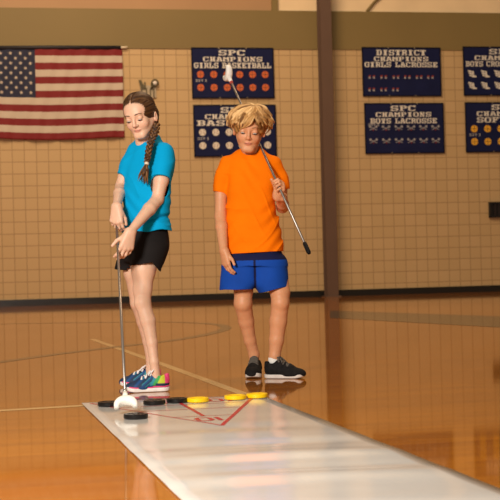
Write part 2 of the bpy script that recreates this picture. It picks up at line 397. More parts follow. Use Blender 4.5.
# ------------------------------------------------------------------ flag
def flag():
    M_red = mat('flag_red', (0.20, 0.009, 0.012), 0.75, bump=(60, .15, .002)); M_wht = mat('flag_white', (0.56, 0.48, 0.39), 0.75); M_blu = mat('flag_blue', (0.014, 0.018, 0.05), 0.75)
    u1, zt = wall_uz(121.6, 49.2); _, zb = wall_uz(121.6, 137.6)
    h = zt - zb; w = h * 1.63; u0 = u1 - w
    root = empty('national_flag', WALL_O + GU * u0 + Vector((0, 0, zb)), GY)
    tag(root, 'large red, white and blue striped flag with stars hung flat on the tiled wall', 'flag')
    NX, NZ = 100, 52
    def pos(s, t):                            # s along, t up
        sag = 0.035 * math.sin(math.pi * min(max((s - .1) / .8, 0), 1)) * (1 - t)
        fold = 0.014 * math.sin(s * 26 + t * 5) * (0.35 + 0.65 * (1 - t)) + 0.008 * math.sin(s * 61 - t * 9)
        return Vector((w * s + 0.01 * (1 - t) * math.sin(9 * s), -0.055 + fold, h * t - sag))
    bm = bmesh.new()
    V = [[bm.verts.new(pos(i / NX, j / NZ)) for j in range(NZ + 1)] for i in range(NX + 1)]
    for i in range(NX):
        for j in range(NZ):
            f = bm.faces.new((V[i][j], V[i + 1][j], V[i + 1][j + 1], V[i][j + 1]))
            k = int((j + .5) / NZ * 13)
            f.material_index = 2 if (i < NX * .4 and k >= 6) else (0 if k % 2 == 0 else 1)
    o = from_bm('flag_cloth', bm, [M_red, M_wht, M_blu], root, smooth=True)
    sm = o.modifiers.new('thick', 'SOLIDIFY'); sm.thickness = 0.002; sm.offset = 1
    bm = bmesh.new()
    for r in range(9):
        for c in range(6 if r % 2 == 0 else 5):
            s = (.4 / 12) * (2 * c + 1 + (r % 2)); t = 1 - (7 / 13) * (r + 1) / 10
            p = pos(s, t); R = 0.034
            vs = []
            for k in range(10):
                a = math.pi / 2 + k * math.pi / 5; q = R if k % 2 == 0 else R * .45
                vs.append(bm.verts.new(pos(s + q * math.cos(a) / w, t + q * math.sin(a) / h) + Vector((0, -.006, 0))))
            bm.faces.new(vs)
    o = from_bm('stars', bm, M_wht, root)
    M_pole = mat('dark_sleeve', (0.012, 0.012, 0.018), 0.6); M_tip = mat('pale_rod', (0.75, 0.66, 0.5), 0.4)
    bm = bmesh.new(); tube(bm, [(-0.02, -.055, h + .005), (w * .5, -.055, h + .022), (w * .99, -.055, h + .024)], 0.033, 10); from_bm('pole_sleeve', bm, M_pole, root, smooth=True)
    bm = bmesh.new(); tube(bm, [(w * .98, -.055, h + .024), (w + .09, -.055, h + .03)], 0.02, 10); from_bm('rod_end', bm, M_tip, root, smooth=True)
    for x in (0.1, w * .5, w * .93):
        bm = bmesh.new(); box(bm, x - .02, x + .02, -.06, 0.0, h + .012, h + .03); from_bm('hanger', bm, M_tip, root)
flag()

# ------------------------------------------------------------------ wall fixtures
def bracket():
    M_m = mat('dull_steel', (0.42, 0.35, 0.25), 0.45, 0.5); M_d = mat('dark_steel', (0.10, 0.085, 0.045), 0.5, 0.3); M_w = mat('white_cap', (0.85, 0.8, 0.75), 0.5)
    u, z = wall_uz(147.5, 90)
    root = empty('wall_bracket', WALL_O + GU * u + Vector((0, 0, z)), GY)
    tag(root, 'small dull metal crank bracket on the wall above the braided head', 'bracket')
    s = 1 / 59.0
    bm = bmesh.new(); box(bm, -8 * s, 8.5 * s, -.03, 0, -8 * s, 4.5 * s); from_bm('back_plate', bm, M_m, root)
    for x in (-6.5, -1.5, 2.5, 6):
        bm = bmesh.new(); box(bm, (x - .5) * s, (x + .5) * s, -.05, -.03, -7.5 * s, 2.2 * s); from_bm('rib', bm, M_d, root)
    bm = bmesh.new(); poly_prism(bm, [(-9 * s, 10 * s), (-7 * s, 10 * s), (-3.6 * s, 3 * s), (-3.4 * s, 8 * s), (-2.4 * s, 8 * s), (-2.4 * s, 1 * s), (-7 * s, 1 * s)], -.06, -.0)
    from_bm('hook', bm, M_d, root)
    bm = bmesh.new(); n = 28
    tube(bm, [(7.3 * s + 3.2 * s * math.cos(a), -.06, 7 * s + 3.2 * s * math.sin(a)) for a in np.linspace(0, 2 * math.pi, n)], .014, 8, cap=False)
    box(bm, 3.2 * s, 5 * s, -.07, -.0, 1 * s, 6.5 * s)
    from_bm('ring', bm, M_d, root, smooth=True)
    bm = bmesh.new()
    M = Matrix.Translation((7.3 * s, -.05, 7 * s)) @ Matrix.Rotation(math.radians(90), 4, 'X')
    lathe(bm, [(.001, .022), (.026, .02), (.034, .008), (.036, -.03)], 20)
    for v in bm.verts: v.co = M @ v.co
    from_bm('end_cap', bm, M_w, root, smooth=True)
bracket()
def wall_vent():
    M_v = mat('black_enamel', (0.006, 0.005, 0.006), 0.4); M_l = mat('dark_louver', (0.02, 0.013, 0.014), 0.4)
    u0, z1 = wall_uz(488.3, 202.3); u1, z0 = wall_uz(520, 217)
    root = empty('wall_vent', WALL_O + GU * u0 + Vector((0, 0, z0)), GY)
    tag(root, 'black rectangular box mounted low on the tiles at the right photo edge', 'vent')
    w, h = u1 - u0, z1 - z0
    bm = bmesh.new()
    for a in ((0, w, 0, .03), (0, w, h - .03, h), (0, .03, 0, h), (w - .03, w, 0, h)): box(bm, a[0], a[1], -.07, 0, a[2], a[3])
    box(bm, 0.03, w - .03, -.03, 0, .03, h - .03)
    from_bm('frame', bm, M_v, root)
    for k in range(1, 7):
        bm = bmesh.new(); x = .03 + (w - .06) * k / 7
        box(bm, x - .012, x + .012, -.055, -.03, .03, h - .03); from_bm('louver', bm, M_l, root)
wall_vent()

# ------------------------------------------------------------------ shuffleboard mat
A, B, A2 = on_floor(81.5, 403.8), on_floor(269, 399.3), on_floor(180, 500)
MU = Vector(B - A); MAT_W = MU.length; MU.normalize()
MV = Vector((MU.y, -MU.x, 0))                # towards the camera
d_ = Vector(A2 - A).normalized(); MV = d_    # measured direction of the long edge
MU = Vector((-MV.y, MV.x, 0)); MAT_W = abs(Vector(B - A).dot(MU))
if MU.x < 0: MU = -MU
MAT_O = Vector(A); MAT_L = 4.4
def mat_z(a, b):                              # a across, b along from the far end: the vinyl lies in soft waves
    g = min(1.0, max(0.0, (b - 0.75) / 1.6))
    r = math.sin(b * 13.5 + 1.1 * math.sin(a * 2.1 + b * 1.3) - 0.9 * a) + 0.6 * math.sin(b * 9.1 + 0.8 * a + 1.0) + 0.30 * math.sin(b * 25 - 1.5 * a + 2 * math.sin(3.1 * b))
    e = max(0.0, math.sin(math.pi * min(1, max(0, a / MAT_W)))) ** .6; e = .12 + .88 * e
    return 0.0048 + (0.0003 + 0.0046 * g * e) * (r + 1.9)
def mat_pt(a, b, dz=0.0):
    p = MAT_O + MU * a + MV * b; return (p.x, p.y, mat_z(a, b) + dz)
def mat_ab(px, py):
    p = Vector(on_floor(px, py, 0.005)) - MAT_O; return p.dot(MU), p.dot(MV)
M_vinyl = mat('white_vinyl', (0.61, 0.595, 0.57), 0.13, spec=0.5, noise=(5, 0.96, 1.03))
M_redline = mat('red_court_print', (0.50, 0.022, 0.035), 0.3)
def shuffle_mat():
    root = empty('shuffleboard_mat', MAT_O); tag(root, 'long white vinyl shuffleboard mat with red triangle, rolled out on the wooden floor', 'mat')
    NA, NB = 16, 190
    bm = bmesh.new()
    T = [[bm.verts.new(Vector(mat_pt(MAT_W * i / NA, MAT_L * j / NB)) - MAT_O) for j in range(NB + 1)] for i in range(NA + 1)]
    Bt = [[bm.verts.new(Vector(mat_pt(MAT_W * i / NA, MAT_L * j / NB, -.0015)) - MAT_O) for j in range(NB + 1)] for i in range(NA + 1)]
    for i in range(NA):
        for j in range(NB):
            bm.faces.new((T[i][j], T[i][j + 1], T[i + 1][j + 1], T[i + 1][j])); bm.faces.new((Bt[i][j], Bt[i + 1][j], Bt[i + 1][j + 1], Bt[i][j + 1]))
    for j in range(NB):
        bm.faces.new((T[0][j], Bt[0][j], Bt[0][j + 1], T[0][j + 1])); bm.faces.new((T[NA][j], T[NA][j + 1], Bt[NA][j + 1], Bt[NA][j]))
    for i in range(NA):
        bm.faces.new((T[i][0], T[i + 1][0], Bt[i + 1][0], Bt[i][0])); bm.faces.new((T[i][NB], Bt[i][NB], Bt[i + 1][NB], T[i + 1][NB]))
    from_bm('vinyl_sheet', bm, M_vinyl, root, smooth=True)
    def stroke(bm, p, q, w):
        (a0, b0), (a1, b1) = p, q; L = math.hypot(a1 - a0, b1 - b0); n = max(2, int(L / .02))
        sa, sb = -(b1 - b0) / L * w / 2, (a1 - a0) / L * w / 2; prev = None
        for k in range(n + 1):
            a, b = a0 + (a1 - a0) * k / n, b0 + (b1 - b0) * k / n
            cur = (bm.verts.new(Vector(mat_pt(a + sa, b + sb, .0007)) - MAT_O), bm.verts.new(Vector(mat_pt(a - sa, b - sb, .0007)) - MAT_O))
            if prev: bm.faces.new((prev[0], prev[1], cur[1], cur[0]))
            prev = cur
    def up(bm):
        for f in bm.faces:
            f.normal_update()
            if f.normal.z < 0: f.normal_flip()
        me = bpy.data.meshes.new('court_print'); bm.to_mesh(me); bm.free(); return me
    apex = mat_ab(222, 425.8); L0 = (0.035, 0.06); R0 = (MAT_W - 0.03, 0.03)
    bm = bmesh.new()
    stroke(bm, L0, apex, .010); stroke(bm, R0, apex, .017); stroke(bm, L0, R0, .010)
    def on_edge(E, b): t = (b - E[1]) / (apex[1] - E[1]); return (E[0] + (apex[0] - E[0]) * t, b)
    c1 = mat_ab(209, 415.8)[1]; c2 = mat_ab(205, 408.6)[1]; c3 = mat_ab(205, 403.6)[1]
    for c in (c1, c2, c3): stroke(bm, on_edge(L0, c), on_edge(R0, c), .009)
    stroke(bm, ((L0[0] + R0[0]) / 2, (L0[1] + R0[1]) / 2), ((on_edge(L0, c1)[0] + on_edge(R0, c1)[0]) / 2, c1), .017)
    link('court_lines', up(bm), M_redline, root, smooth=False)
    def ten(ca, cb, w, h, t):                 # "10" printed to be read from the far end
        bm = bmesh.new()
        x0, x1 = ca - w / 2, ca + w * .12
        stroke(bm, (x0, cb - h * .36), (x0, cb + h * .36), t); stroke(bm, (x1, cb - h * .36), (x1, cb + h * .36), t)
        stroke(bm, (x0, cb - h * .38), (x0 + w * .16, cb - h * .5), t * .8); stroke(bm, (x0 + w * .12, cb - h * .5), (x1 - w * .12, cb - h * .5), t); stroke(bm, (x1, cb - h * .38), (x1 - w * .16, cb - h * .5), t * .8)
        stroke(bm, (x0, cb + h * .38), (x0 + w * .16, cb + h * .5), t * .8); stroke(bm, (x0 + w * .12, cb + h * .5), (x1 - w * .12, cb + h * .5), t); stroke(bm, (x1, cb + h * .38), (x1 - w * .16, cb + h * .5), t * .8)
        stroke(bm, (ca + w * .48, cb - h * .55), (ca + w * .48, cb + h * .55), t)
        link('number_print', up(bm), M_redline, root, smooth=False)
    a, b = mat_ab(208.5, 419.3); ten(a, b, .085, .12, .019)
    a, b = mat_ab(219, 399.9); ten(a, b - .0, .085, .11, .019)
shuffle_mat()

# ------------------------------------------------------------------ discs
M_dblk = mat('black_disc_plastic', (0.008, 0.007, 0.007), 0.3, spec=.35); M_dyel = mat('yellow_disc_plastic', (0.95, 0.60, 0.004), 0.3); M_cap = mat('pale_disc_cap', (0.55, 0.5, 0.45), 0.25)
M_dyel2 = mat('yellow_disc_ring', (0.86, 0.48, 0.003), 0.35)
def disc(px, py, m, m2, label, group):
    p = on_floor(px, py, 0.006)
    rel = Vector(p) - MAT_O; a, b = rel.dot(MU), rel.dot(MV)
    zb = mat_z(a, b) + .0012 if (0 < a < MAT_W and b > 0) else .0035
    bm = bmesh.new(); R = .049; t = .019
    lathe(bm, [(R * .92, 0), (R, .003), (R, t - .003), (R * .95, t), (R * .72, t), (R * .68, t - .003), (R * .3, t - .003), (R * .26, t), (.0005, t)], 64)
    o = from_bm('shuffleboard_disc', bm, m, None, loc=(p[0], p[1], zb), smooth=False)
    tag(o, label, 'disc', group)
    bm = bmesh.new(); lathe(bm, [(R * .62, t - .003), (R * .6, t - .0022), (R * .36, t - .0022), (R * .34, t - .003)], 32)
    from_bm('recess_ring', bm, m2, o)
BG, YG = 'black shuffleboard discs', 'yellow shuffleboard discs'
M_dblk2 = mat('black_disc_ring', (0.03, 0.028, 0.028), 0.4)
disc(109, 405.8, M_dblk, M_dblk2, 'black disc on the far mat corner, left of the white cue head', BG)
disc(136, 418.3, M_dblk, M_dblk2, 'black disc nearest the camera, in front of the white cue head', BG)
disc(154.5, 404.2, M_dblk, M_dblk2, 'black disc just right of the white cue head', BG)
disc(177.5, 402.2, M_dblk, M_dblk2, 'black disc touching the leftmost yellow disc in the row', BG)
disc(198, 401.8, M_dyel, M_dyel2, 'yellow disc leftmost, beside a black disc', YG)
disc(235.3, 399.2, M_dyel, M_dyel2, 'yellow disc second from the right, beside the red number', YG)
disc(257, 397.6, M_dyel, M_dyel2, 'yellow disc at the far right mat corner', YG)

# ------------------------------------------------------------------ cues
M_shaft = mat('steel_shaft', (0.36, 0.32, 0.29), 0.38, 0.8); M_white = mat('white_plastic', (0.86, 0.83, 0.77), 0.35); M_grip = mat('black_grip', (0.006, 0.006, 0.007), 0.7, spec=.15)
M_redcap = mat('red_collar', (0.5, 0.05, 0.03), 0.4)
def cue(p0, p1, fork_dir, face_up, grip_len, label, z_off=0.0):
    """p0 = socket of the fork, p1 = grip end; fork_dir = way the fork opens; face_up = normal of the fork plate"""
    p0, p1 = Vector(p0), Vector(p1)
    root = empty('shuffleboard_cue', p0); tag(root, label, 'cue')
    d = (p1 - p0); L = d.length; d.normalize()
    bm = bmesh.new(); tube(bm, [d * .0, d * (L * .5), d * (L - grip_len * .6)], [.0060, .0060, .0064], 12); from_bm('shaft', bm, M_shaft, root, smooth=True)
    bm = bmesh.new(); tube(bm, [d * (L - grip_len), d * (L - grip_len + .006), d * (L - .01), d * L], [.0095, .0112, .0112, .008], 14); from_bm('grip', bm, M_grip, root, smooth=True)
    f = Vector(fork_dir).normalized(); n = Vector(face_up); n = (n - f * n.dot(f)).normalized(); s = f.cross(n)
    bm = bmesh.new(); rings = []
    N = 22; R = .038
    for k in range(N + 1):                    # crescent: two arms around the socket, thickest in the middle
        a = math.radians(-96 + 192 * k / N)
        rad = s * math.sin(a) - f * math.cos(a)
        cen = f * (R * .93) + rad * R * 1.0
        q = math.cos(a * .9); tr = .0085 + .0095 * max(q, 0); th = .012 + .006 * max(q, 0)
        rings.append([bm.verts.new(cen + rad * (tr * cx) + n * (th * cz)) for cx, cz in ((1, .55), (.7, 1), (-.7, 1), (-1, .55), (-1, -.55), (-.7, -1), (.7, -1), (1, -.55))])
    for a, b in zip(rings, rings[1:]):
        for k in range(8): bm.faces.new((a[k], a[(k + 1) % 8], b[(k + 1) % 8], b[k]))
    bm.faces.new(rings[0]); bm.faces.new(rings[-1][::-1])
    from_bm('fork_head', bm, M_white, root, smooth=True)
    bm = bmesh.new(); tube(bm, [-f * .004, d * .03, d * .055], [.014, .0125, .010], 14); from_bm('socket', bm, M_white, root, smooth=True)
    bm = bmesh.new(); tube(bm, [d * .055, d * .068], [.0105, .0095], 14); from_bm('collar', bm, M_redcap if z_off else M_shaft, root, smooth=True)
    return root
# ------------------------------------------------------------------ signed-distance sculpting
def smin(a, b, k):
    if k <= 0: return np.minimum(a, b)
    h = np.maximum(k - np.abs(a - b), 0.0) / k
    return np.minimum(a, b) - h * h * k * 0.25
def smax(a, b, k): return -smin(-a, -b, k)
class Grid:
    def __init__(s, lo, hi, h):
        s.lo = np.array(lo, float); s.h = h
        n = np.ceil((np.array(hi) - s.lo) / h).astype(int) + 1; s.n = n
        s.ax = [(s.lo[i] + h * np.arange(n[i])).astype(np.float32) for i in range(3)]
    def xyz(s, sl=None):
        a = s.ax if sl is None else [s.ax[i][sl[i]] for i in range(3)]
        return a[0][:, None, None], a[1][None, :, None], a[2][None, None, :]
    def block(s, lo, hi):
        r = []
        for i in range(3):
            a = int(np.clip(np.floor((lo[i] - s.lo[i]) / s.h), 0, s.n[i])); b = int(np.clip(np.ceil((hi[i] - s.lo[i]) / s.h) + 1, 0, s.n[i]))
            r.append(slice(a, max(b, a)))
        return tuple(r)
def d_rc(xyz, a, b, r1, r2):
    X, Y, Z = xyz; a = np.array(a, float); b = np.array(b, float); ba = b - a; L2 = max(float(ba @ ba), 1e-9)
    t = np.clip(((X - a[0]) * ba[0] + (Y - a[1]) * ba[1] + (Z - a[2]) * ba[2]) / L2, 0, 1)
    return np.sqrt((X - a[0] - t * ba[0]) ** 2 + (Y - a[1] - t * ba[1]) ** 2 + (Z - a[2] - t * ba[2]) ** 2) - (r1 + (r2 - r1) * t)
def d_el(xyz, c, r, R=None):
    X, Y, Z = xyz; x, y, z = X - c[0], Y - c[1], Z - c[2]
    if R is not None:
        x, y, z = (R[0, 0] * x + R[1, 0] * y + R[2, 0] * z, R[0, 1] * x + R[1, 1] * y + R[2, 1] * z, R[0, 2] * x + R[1, 2] * y + R[2, 2] * z)
    k0 = np.sqrt((x / r[0]) ** 2 + (y / r[1]) ** 2 + (z / r[2]) ** 2) + 1e-6
    k1 = np.sqrt((x / r[0] ** 2) ** 2 + (y / r[1] ** 2) ** 2 + (z / r[2] ** 2) ** 2) + 1e-6
    return k0 * (k0 - 1) / k1
def hermite(zs, vs, q):
    zs = np.array(zs, float); vs = np.array(vs, float); m = np.gradient(vs, zs)
    q = np.clip(q, zs[0], zs[-1]); i = np.clip(np.searchsorted(zs, q) - 1, 0, len(zs) - 2)
    h = zs[i + 1] - zs[i]; t = (q - zs[i]) / h
    return ((2 * t ** 3 - 3 * t ** 2 + 1) * vs[i] + (t ** 3 - 2 * t ** 2 + t) * h * m[i] + (-2 * t ** 3 + 3 * t ** 2) * vs[i + 1] + (t ** 3 - t ** 2) * h * m[i + 1])
def d_loft(xyz, secs, yaw=0.0, n=2.3, grow=0.0, cap=True):
    """stack of super-ellipses: secs rows z, cx, cy, a, b"""
    X, Y, Z = xyz; S = np.array(sorted(secs), float); zq = Z.ravel()
    cx, cy, a, b = [hermite(S[:, 0], S[:, i], zq)[None, None, :] for i in (1, 2, 3, 4)]
    a = a + grow; b = b + grow
    c, s = math.cos(yaw), math.sin(yaw); x, y = X - cx, Y - cy
    u, v = c * x + s * y, -s * x + c * y
    d = (((np.abs(u) / a) ** n + (np.abs(v) / b) ** n) ** (1.0 / n) - 1.0) * np.minimum(a, b)
    if cap: d = smax(d, np.maximum(S[0, 0] - grow - Z, Z - S[-1, 0] - grow), 0.02)
    return d.astype(np.float32)
class Sculpt:
    def __init__(s, lo, hi, h):
        s.g = Grid(lo, hi, h); s.d = np.full(tuple(s.g.n), 0.05, np.float32)
    def apply(s, fn, lo, hi, k, op='u'):
        m = 0.012 + k; sl = s.g.block(np.array(lo) - m, np.array(hi) + m)
        if any(q.stop <= q.start for q in sl): return
        p = fn(s.g.xyz(sl))
        if op == 'u': s.d[sl] = smin(s.d[sl], p, k)
        else: s.d[sl] = smax(s.d[sl], -p, k)
    def rc(s, a, b, r1, r2, k=0.01, op='u'):
        a, b = np.array(a, float), np.array(b, float); r = max(r1, r2)
        s.apply(lambda q: d_rc(q, a, b, r1, r2), np.minimum(a, b) - r, np.maximum(a, b) + r, k, op)
    def el(s, c, r, R=None, k=0.01, op='u'):
        m = max(r); s.apply(lambda q: d_el(q, c, r, R), np.array(c) - m, np.array(c) + m, k, op)
def surface(g, d):
    """surface nets over a sampled field -> vertices, quads"""
    s = d < 0; n = np.array(d.shape)
    cnt = np.zeros(tuple(n - 1), np.uint8)
    for i in (0, 1):
        for j in (0, 1):
            for k in (0, 1): cnt += s[i:n[0] - 1 + i, j:n[1] - 1 + j, k:n[2] - 1 + k]
    I, J, K = np.nonzero((cnt > 0) & (cnt < 8))
    vid = np.full(tuple(n - 1), -1, np.int32); vid[I, J, K] = np.arange(len(I))
    cv = {(i, j, k): d[I + i, J + j, K + k] for i in (0, 1) for j in (0, 1) for k in (0, 1)}
    acc = np.zeros((len(I), 3)); w = np.zeros(len(I)); cs = list(cv)
    for a in cs:
        for ax in range(3):
            if a[ax] == 0:
                b = list(a); b[ax] = 1; va, vb = cv[a], cv[tuple(b)]; m = (va < 0) != (vb < 0)
                t = np.where(m, va / np.where(m, va - vb, 1), 0); p = np.tile(np.array(a, float), (len(I), 1)); p[:, ax] += t
                acc[m] += p[m]; w[m] += 1
    P = g.lo + g.h * (np.stack([I, J, K], 1) + acc / w[:, None])
    Q = []
    for ax in range(3):
        lo = [slice(1, -1)] * 3; lo[ax] = slice(0, -1); hi = [slice(1, -1)] * 3; hi[ax] = slice(1, None)
        A_, B_ = s[tuple(lo)], s[tuple(hi)]
        for flip in (0, 1):
            e = np.nonzero(A_ & ~B_) if not flip else np.nonzero(~A_ & B_)
            c = [e[i] + (0 if i == ax else 1) for i in range(3)]; o1, o2 = (ax + 1) % 3, (ax + 2) % 3
            def cell(p, q):
                cc = list(c); cc[o1] = cc[o1] - p; cc[o2] = cc[o2] - q; return vid[cc[0], cc[1], cc[2]]
            q = np.stack([cell(1, 1), cell(0, 1), cell(0, 0), cell(1, 0)], 1); Q.append(q if not flip else q[:, ::-1])
    return P, np.concatenate(Q)
def relax(P, Q, it=2):
    e = np.concatenate([Q[:, [0, 1]], Q[:, [1, 2]], Q[:, [2, 3]], Q[:, [3, 0]]]); n = len(P)
    deg = np.bincount(e[:, 0], minlength=n) + np.bincount(e[:, 1], minlength=n)
    for k in range(2 * it):
        lam = 0.5 if k % 2 == 0 else -0.52
        A_ = np.stack([np.bincount(e[:, 0], P[e[:, 1], i], n) + np.bincount(e[:, 1], P[e[:, 0], i], n) for i in range(3)], 1) / np.maximum(deg, 1)[:, None]
        P = P + lam * (A_ - P)
    return P
def sdf_obj(name, g, d, m, parent=None, origin=(0, 0, 0), color=None, it=2):
    P, Q = surface(g, d); P = relax(P, Q, it)
    me = bpy.data.meshes.new(name); V = P - np.array(origin)
    me.vertices.add(len(V)); me.vertices.foreach_set('co', V.astype(np.float32).ravel())
    me.loops.add(4 * len(Q)); me.loops.foreach_set('vertex_index', Q.astype(np.int32).ravel())
    me.polygons.add(len(Q)); me.polygons.foreach_set('loop_start', (4 * np.arange(len(Q))).astype(np.int32))
    me.update(calc_edges=True)
    if color is not None:
        at_ = me.color_attributes.new('Col', 'FLOAT_COLOR', 'POINT'); c = np.ones((len(V), 4), np.float32); c[:, :3] = color(P)
        at_.data.foreach_set('color', c.ravel())
    return link(name, me, m, parent)
def RX(t): c, s = math.cos(t), math.sin(t); return np.array([[1, 0, 0], [0, c, -s], [0, s, c]])
def RY(t): c, s = math.cos(t), math.sin(t); return np.array([[c, 0, s], [0, 1, 0], [-s, 0, c]])
def RZ(t): c, s = math.cos(t), math.sin(t); return np.array([[c, -s, 0], [s, c, 0], [0, 0, 1]])
def unit(v): v = np.array(v, float); return v / np.linalg.norm(v)

class Head:
    def __init__(s, c, yaw, pit, roll, sc): s.c, s.R, s.s = np.array(c, float), RZ(-yaw) @ RX(pit) @ RY(roll), sc
    def w(s, p): return s.c + s.s * (s.R @ np.array(p, float))
    def l(s, P): return ((P - s.c) @ s.R) / s.s
def sculpt_head(S, H, ear=(1, 1), cheek=1.0, wx=1.0, ear_dz=0.0):
    rc = lambda a, b, r1, r2, k=.01, op='u': S.rc(H.w(a), H.w(b), r1 * H.s, r2 * H.s, k, op)
    el = lambda c, r, k=.012, op='u', R=None: S.el(H.w(c), np.array(r) * H.s, H.R if R is None else H.R @ R, k, op)
    el((0, .012, .026), (.071, .088, .080))
    el((0, -.022, -.030), (.0565 * wx, .060, .070), .02)
    el((0, -.030, .030), (.058, .052, .050), .02)
    for sx in (-1, 1):
        rc((sx * .047 * wx, .004, -.042), (sx * .018 * wx, -.055, -.088), .018, .014, .025)
        el((sx * .033 * cheek * wx, -.055, -.032), (.022, .019, .022), .02)
    rc((-.012, -.066, -.090), (.012, -.066, -.090), .0145, .0145, .02)
    rc((-.030, -.074, .019), (.030, -.074, .019), .010, .010, .015)
    for sx in (-1, 1): el((sx * .030, -.091, -.003), (.0165, .013, .0105), .012, 's')
    rc((0, -.080, .010), (0, -.094, -.026), .0065, .0085, .010)
    el((0, -.0955, -.030), (.0095, .0095, .0085), .006)
    for sx in (-1, 1): el((sx * .0105, -.086, -.0325), (.0065, .0085, .0062), .004)
    el((0, -.0725, -.0560), (.0190, .0105, .0048), .006)
    el((0, -.0715, -.0640), (.0165, .0105, .0052), .006)
    for sx in (-1, 1):                        # upper lid, closing over the lowered eye
        el((sx * .030, -.0715, .0015), (.0145, .0135, .0125), .004)
    for sx, on in zip((-1, 1), ear):
        if not on: continue
        R = RZ(sx * .45) @ RY(sx * .12)
        el((sx * .075, .014, -.012 + ear_dz), (.0085, .016, .026), .006, R=R)
        el((sx * .083, .008, -.008 + ear_dz), (.006, .008, .015), .004, 's', R=R)
def head_color(H, base, lip, flush):
    def f(P):
        L = H.l(P); n = len(P); c = np.tile(np.array(base), (n, 1))
        def mixin(w, col): c[:] = c * (1 - w[:, None]) + np.array(col) * w[:, None]
        for sx in (-1, 1):
            q = np.exp(-(((L - np.array((sx * .038, -.062, -.030))) / .02) ** 2).sum(1)); mixin(.35 * q, flush)
        q = np.exp(-(((L - np.array((0, -.10, -.030))) / .012) ** 2).sum(1)); mixin(.3 * q, flush)
        for z, a, b in ((-.0565, .0195, .0048), (-.0635, .0170, .0052)):
            dd = np.sqrt((L[:, 0] / a) ** 2 + ((L[:, 2] - z) / b) ** 2)
            mixin(np.clip((1.1 - dd) / .25, 0, 1) * (L[:, 1] < -.066) * .7, lip)
        mixin(np.clip((.0022 - np.abs(L[:, 2] + .0600)) / .0012, 0, 1) * (np.abs(L[:, 0]) < .019) * (L[:, 1] < -.066) * .8, np.array(lip) * .35)  # mouth line: shade of the lip crease painted into the skin colour
        return c
    return f
M_eye = mat('eye_white', (0.5, 0.44, 0.40), 0.35); M_iris = mat('eye_iris', (0.08, 0.05, 0.03), 0.2)
def face_details(H, root, base, brow_m, lash_m):
    for sx in (-1, 1):
        bm = bmesh.new()                      # eyeball peeping out below the lid
        c = H.w((sx * .030, -.0738, -.0045)); bmesh.ops.create_uvsphere(bm, u_segments=16, v_segments=10, radius=.0106 * H.s)
        for v in bm.verts: v.co = v.co + Vector(c - base)
        fwd = Vector(H.R @ np.array((0, -.75, -.66)))
        for f in bm.faces:
            if (f.calc_center_median() - Vector(c - base)).normalized().dot(fwd) > .86: f.material_index = 1
        from_bm('eye', bm, [M_eye, M_iris], root, smooth=True)
        bm = bmesh.new()
        pts = [H.w((sx * (.030 + .0145 * t), -.0856 + .007 * t * t + (.002 if t * 1 < 0 else 0), -.0085 - .0018 * (1 - t * t) + .001 * t)) - base for t in np.linspace(-1, 1, 9)]
        tube(bm, pts, [.0007, .0011, .0014, .0016, .0017, .0017, .0015, .0012, .0007], 6); from_bm('eyelashes', bm, lash_m, root, smooth=True)
        bm = bmesh.new()
        pts = [H.w((sx * (.013 + .034 * t), -.0880 + .013 * t ** 2.2, .0165 + .0085 * math.sin(math.pi * (.12 + .62 * t)) - .003 * t)) - base for t in np.linspace(0, 1, 9)]
        tube(bm, pts, [.0012, .0024, .0028, .0028, .0026, .0024, .0020, .0015, .0007], 6); from_bm('eyebrow', bm, brow_m, root, smooth=True)

def hand(S, wrist, y, n, right, curls, sc=1.0, thumb=((.45, .80, .45), (.25, .9, .35)), spread=5.0, wr=.0165):
    y = unit(y); n = np.array(n, float); n = unit(n - y * (n @ y)); x = np.cross(y, n) * (1 if right else -1)
    wrist = np.array(wrist, float); w = lambda a, b, c: wrist + sc * (x * a + y * b + n * c)
    base = [(.0255, .074, 0), (.0085, .079, -.002), (-.0085, .076, -.001), (-.0245, .068, .002)]
    lens = [.060, .067, .062, .049]; rad = [.0080, .0082, .0078, .0068]
    for i, b in enumerate(base):
        S.rc(w(b[0] * .45, .002, 0), w(*b), wr * .80 * sc, .0108 * sc, .012)
    S.rc(w(.012, .015, .008), w(.022, .040, .010), .0135 * sc, .0115 * sc, .012)      # ball of the thumb
    for i, b in enumerate(base):
        p = w(*b); sp = math.radians(spread * (1.5 - i)); yy = math.cos(sp) * y + math.sin(sp) * x; ang = 0.0; r = rad[i] * sc
        for q, fr in enumerate((.46, .30, .24)):
            c = curls[i][q] if isinstance(curls[i], (tuple, list)) else curls[q]
            ang += math.radians(c); nxt = p + sc * lens[i] * fr * (math.cos(ang) * yy + math.sin(ang) * n)
            S.rc(p, nxt, r, r * .92, .003 if q else .006); p = nxt; r *= .92
    p = w(.024, .030, .010); r = .0095 * sc
    for q, t in enumerate(thumb):
        t = unit(t); nxt = p + sc * (.034, .027)[q] * (x * t[0] + y * t[1] + n * t[2]); S.rc(p, nxt, r, r * .88, .006 if q == 0 else .004); p = nxt; r *= .88

def folds(xyz, amp, seed, f=38.0, dirs=3):
    X, Y, Z = xyz; rs = random.Random(seed); o = 0
    for k in range(dirs):
        a = np.array([rs.uniform(-1, 1), rs.uniform(-1, 1), rs.uniform(-.7, .7)]); a = a / np.linalg.norm(a) * f * rs.uniform(.6, 1.3)
        b = [rs.uniform(8, 18) for _ in range(3)]; ph = rs.uniform(0, 6)
        ww = np.sin(X * b[0] + ph) + np.sin(Y * b[1] + Z * b[2])
        o = o + np.sin(X * a[0] + Y * a[1] + Z * a[2] + 1.1 * ww + ph)
    return amp * o / dirs

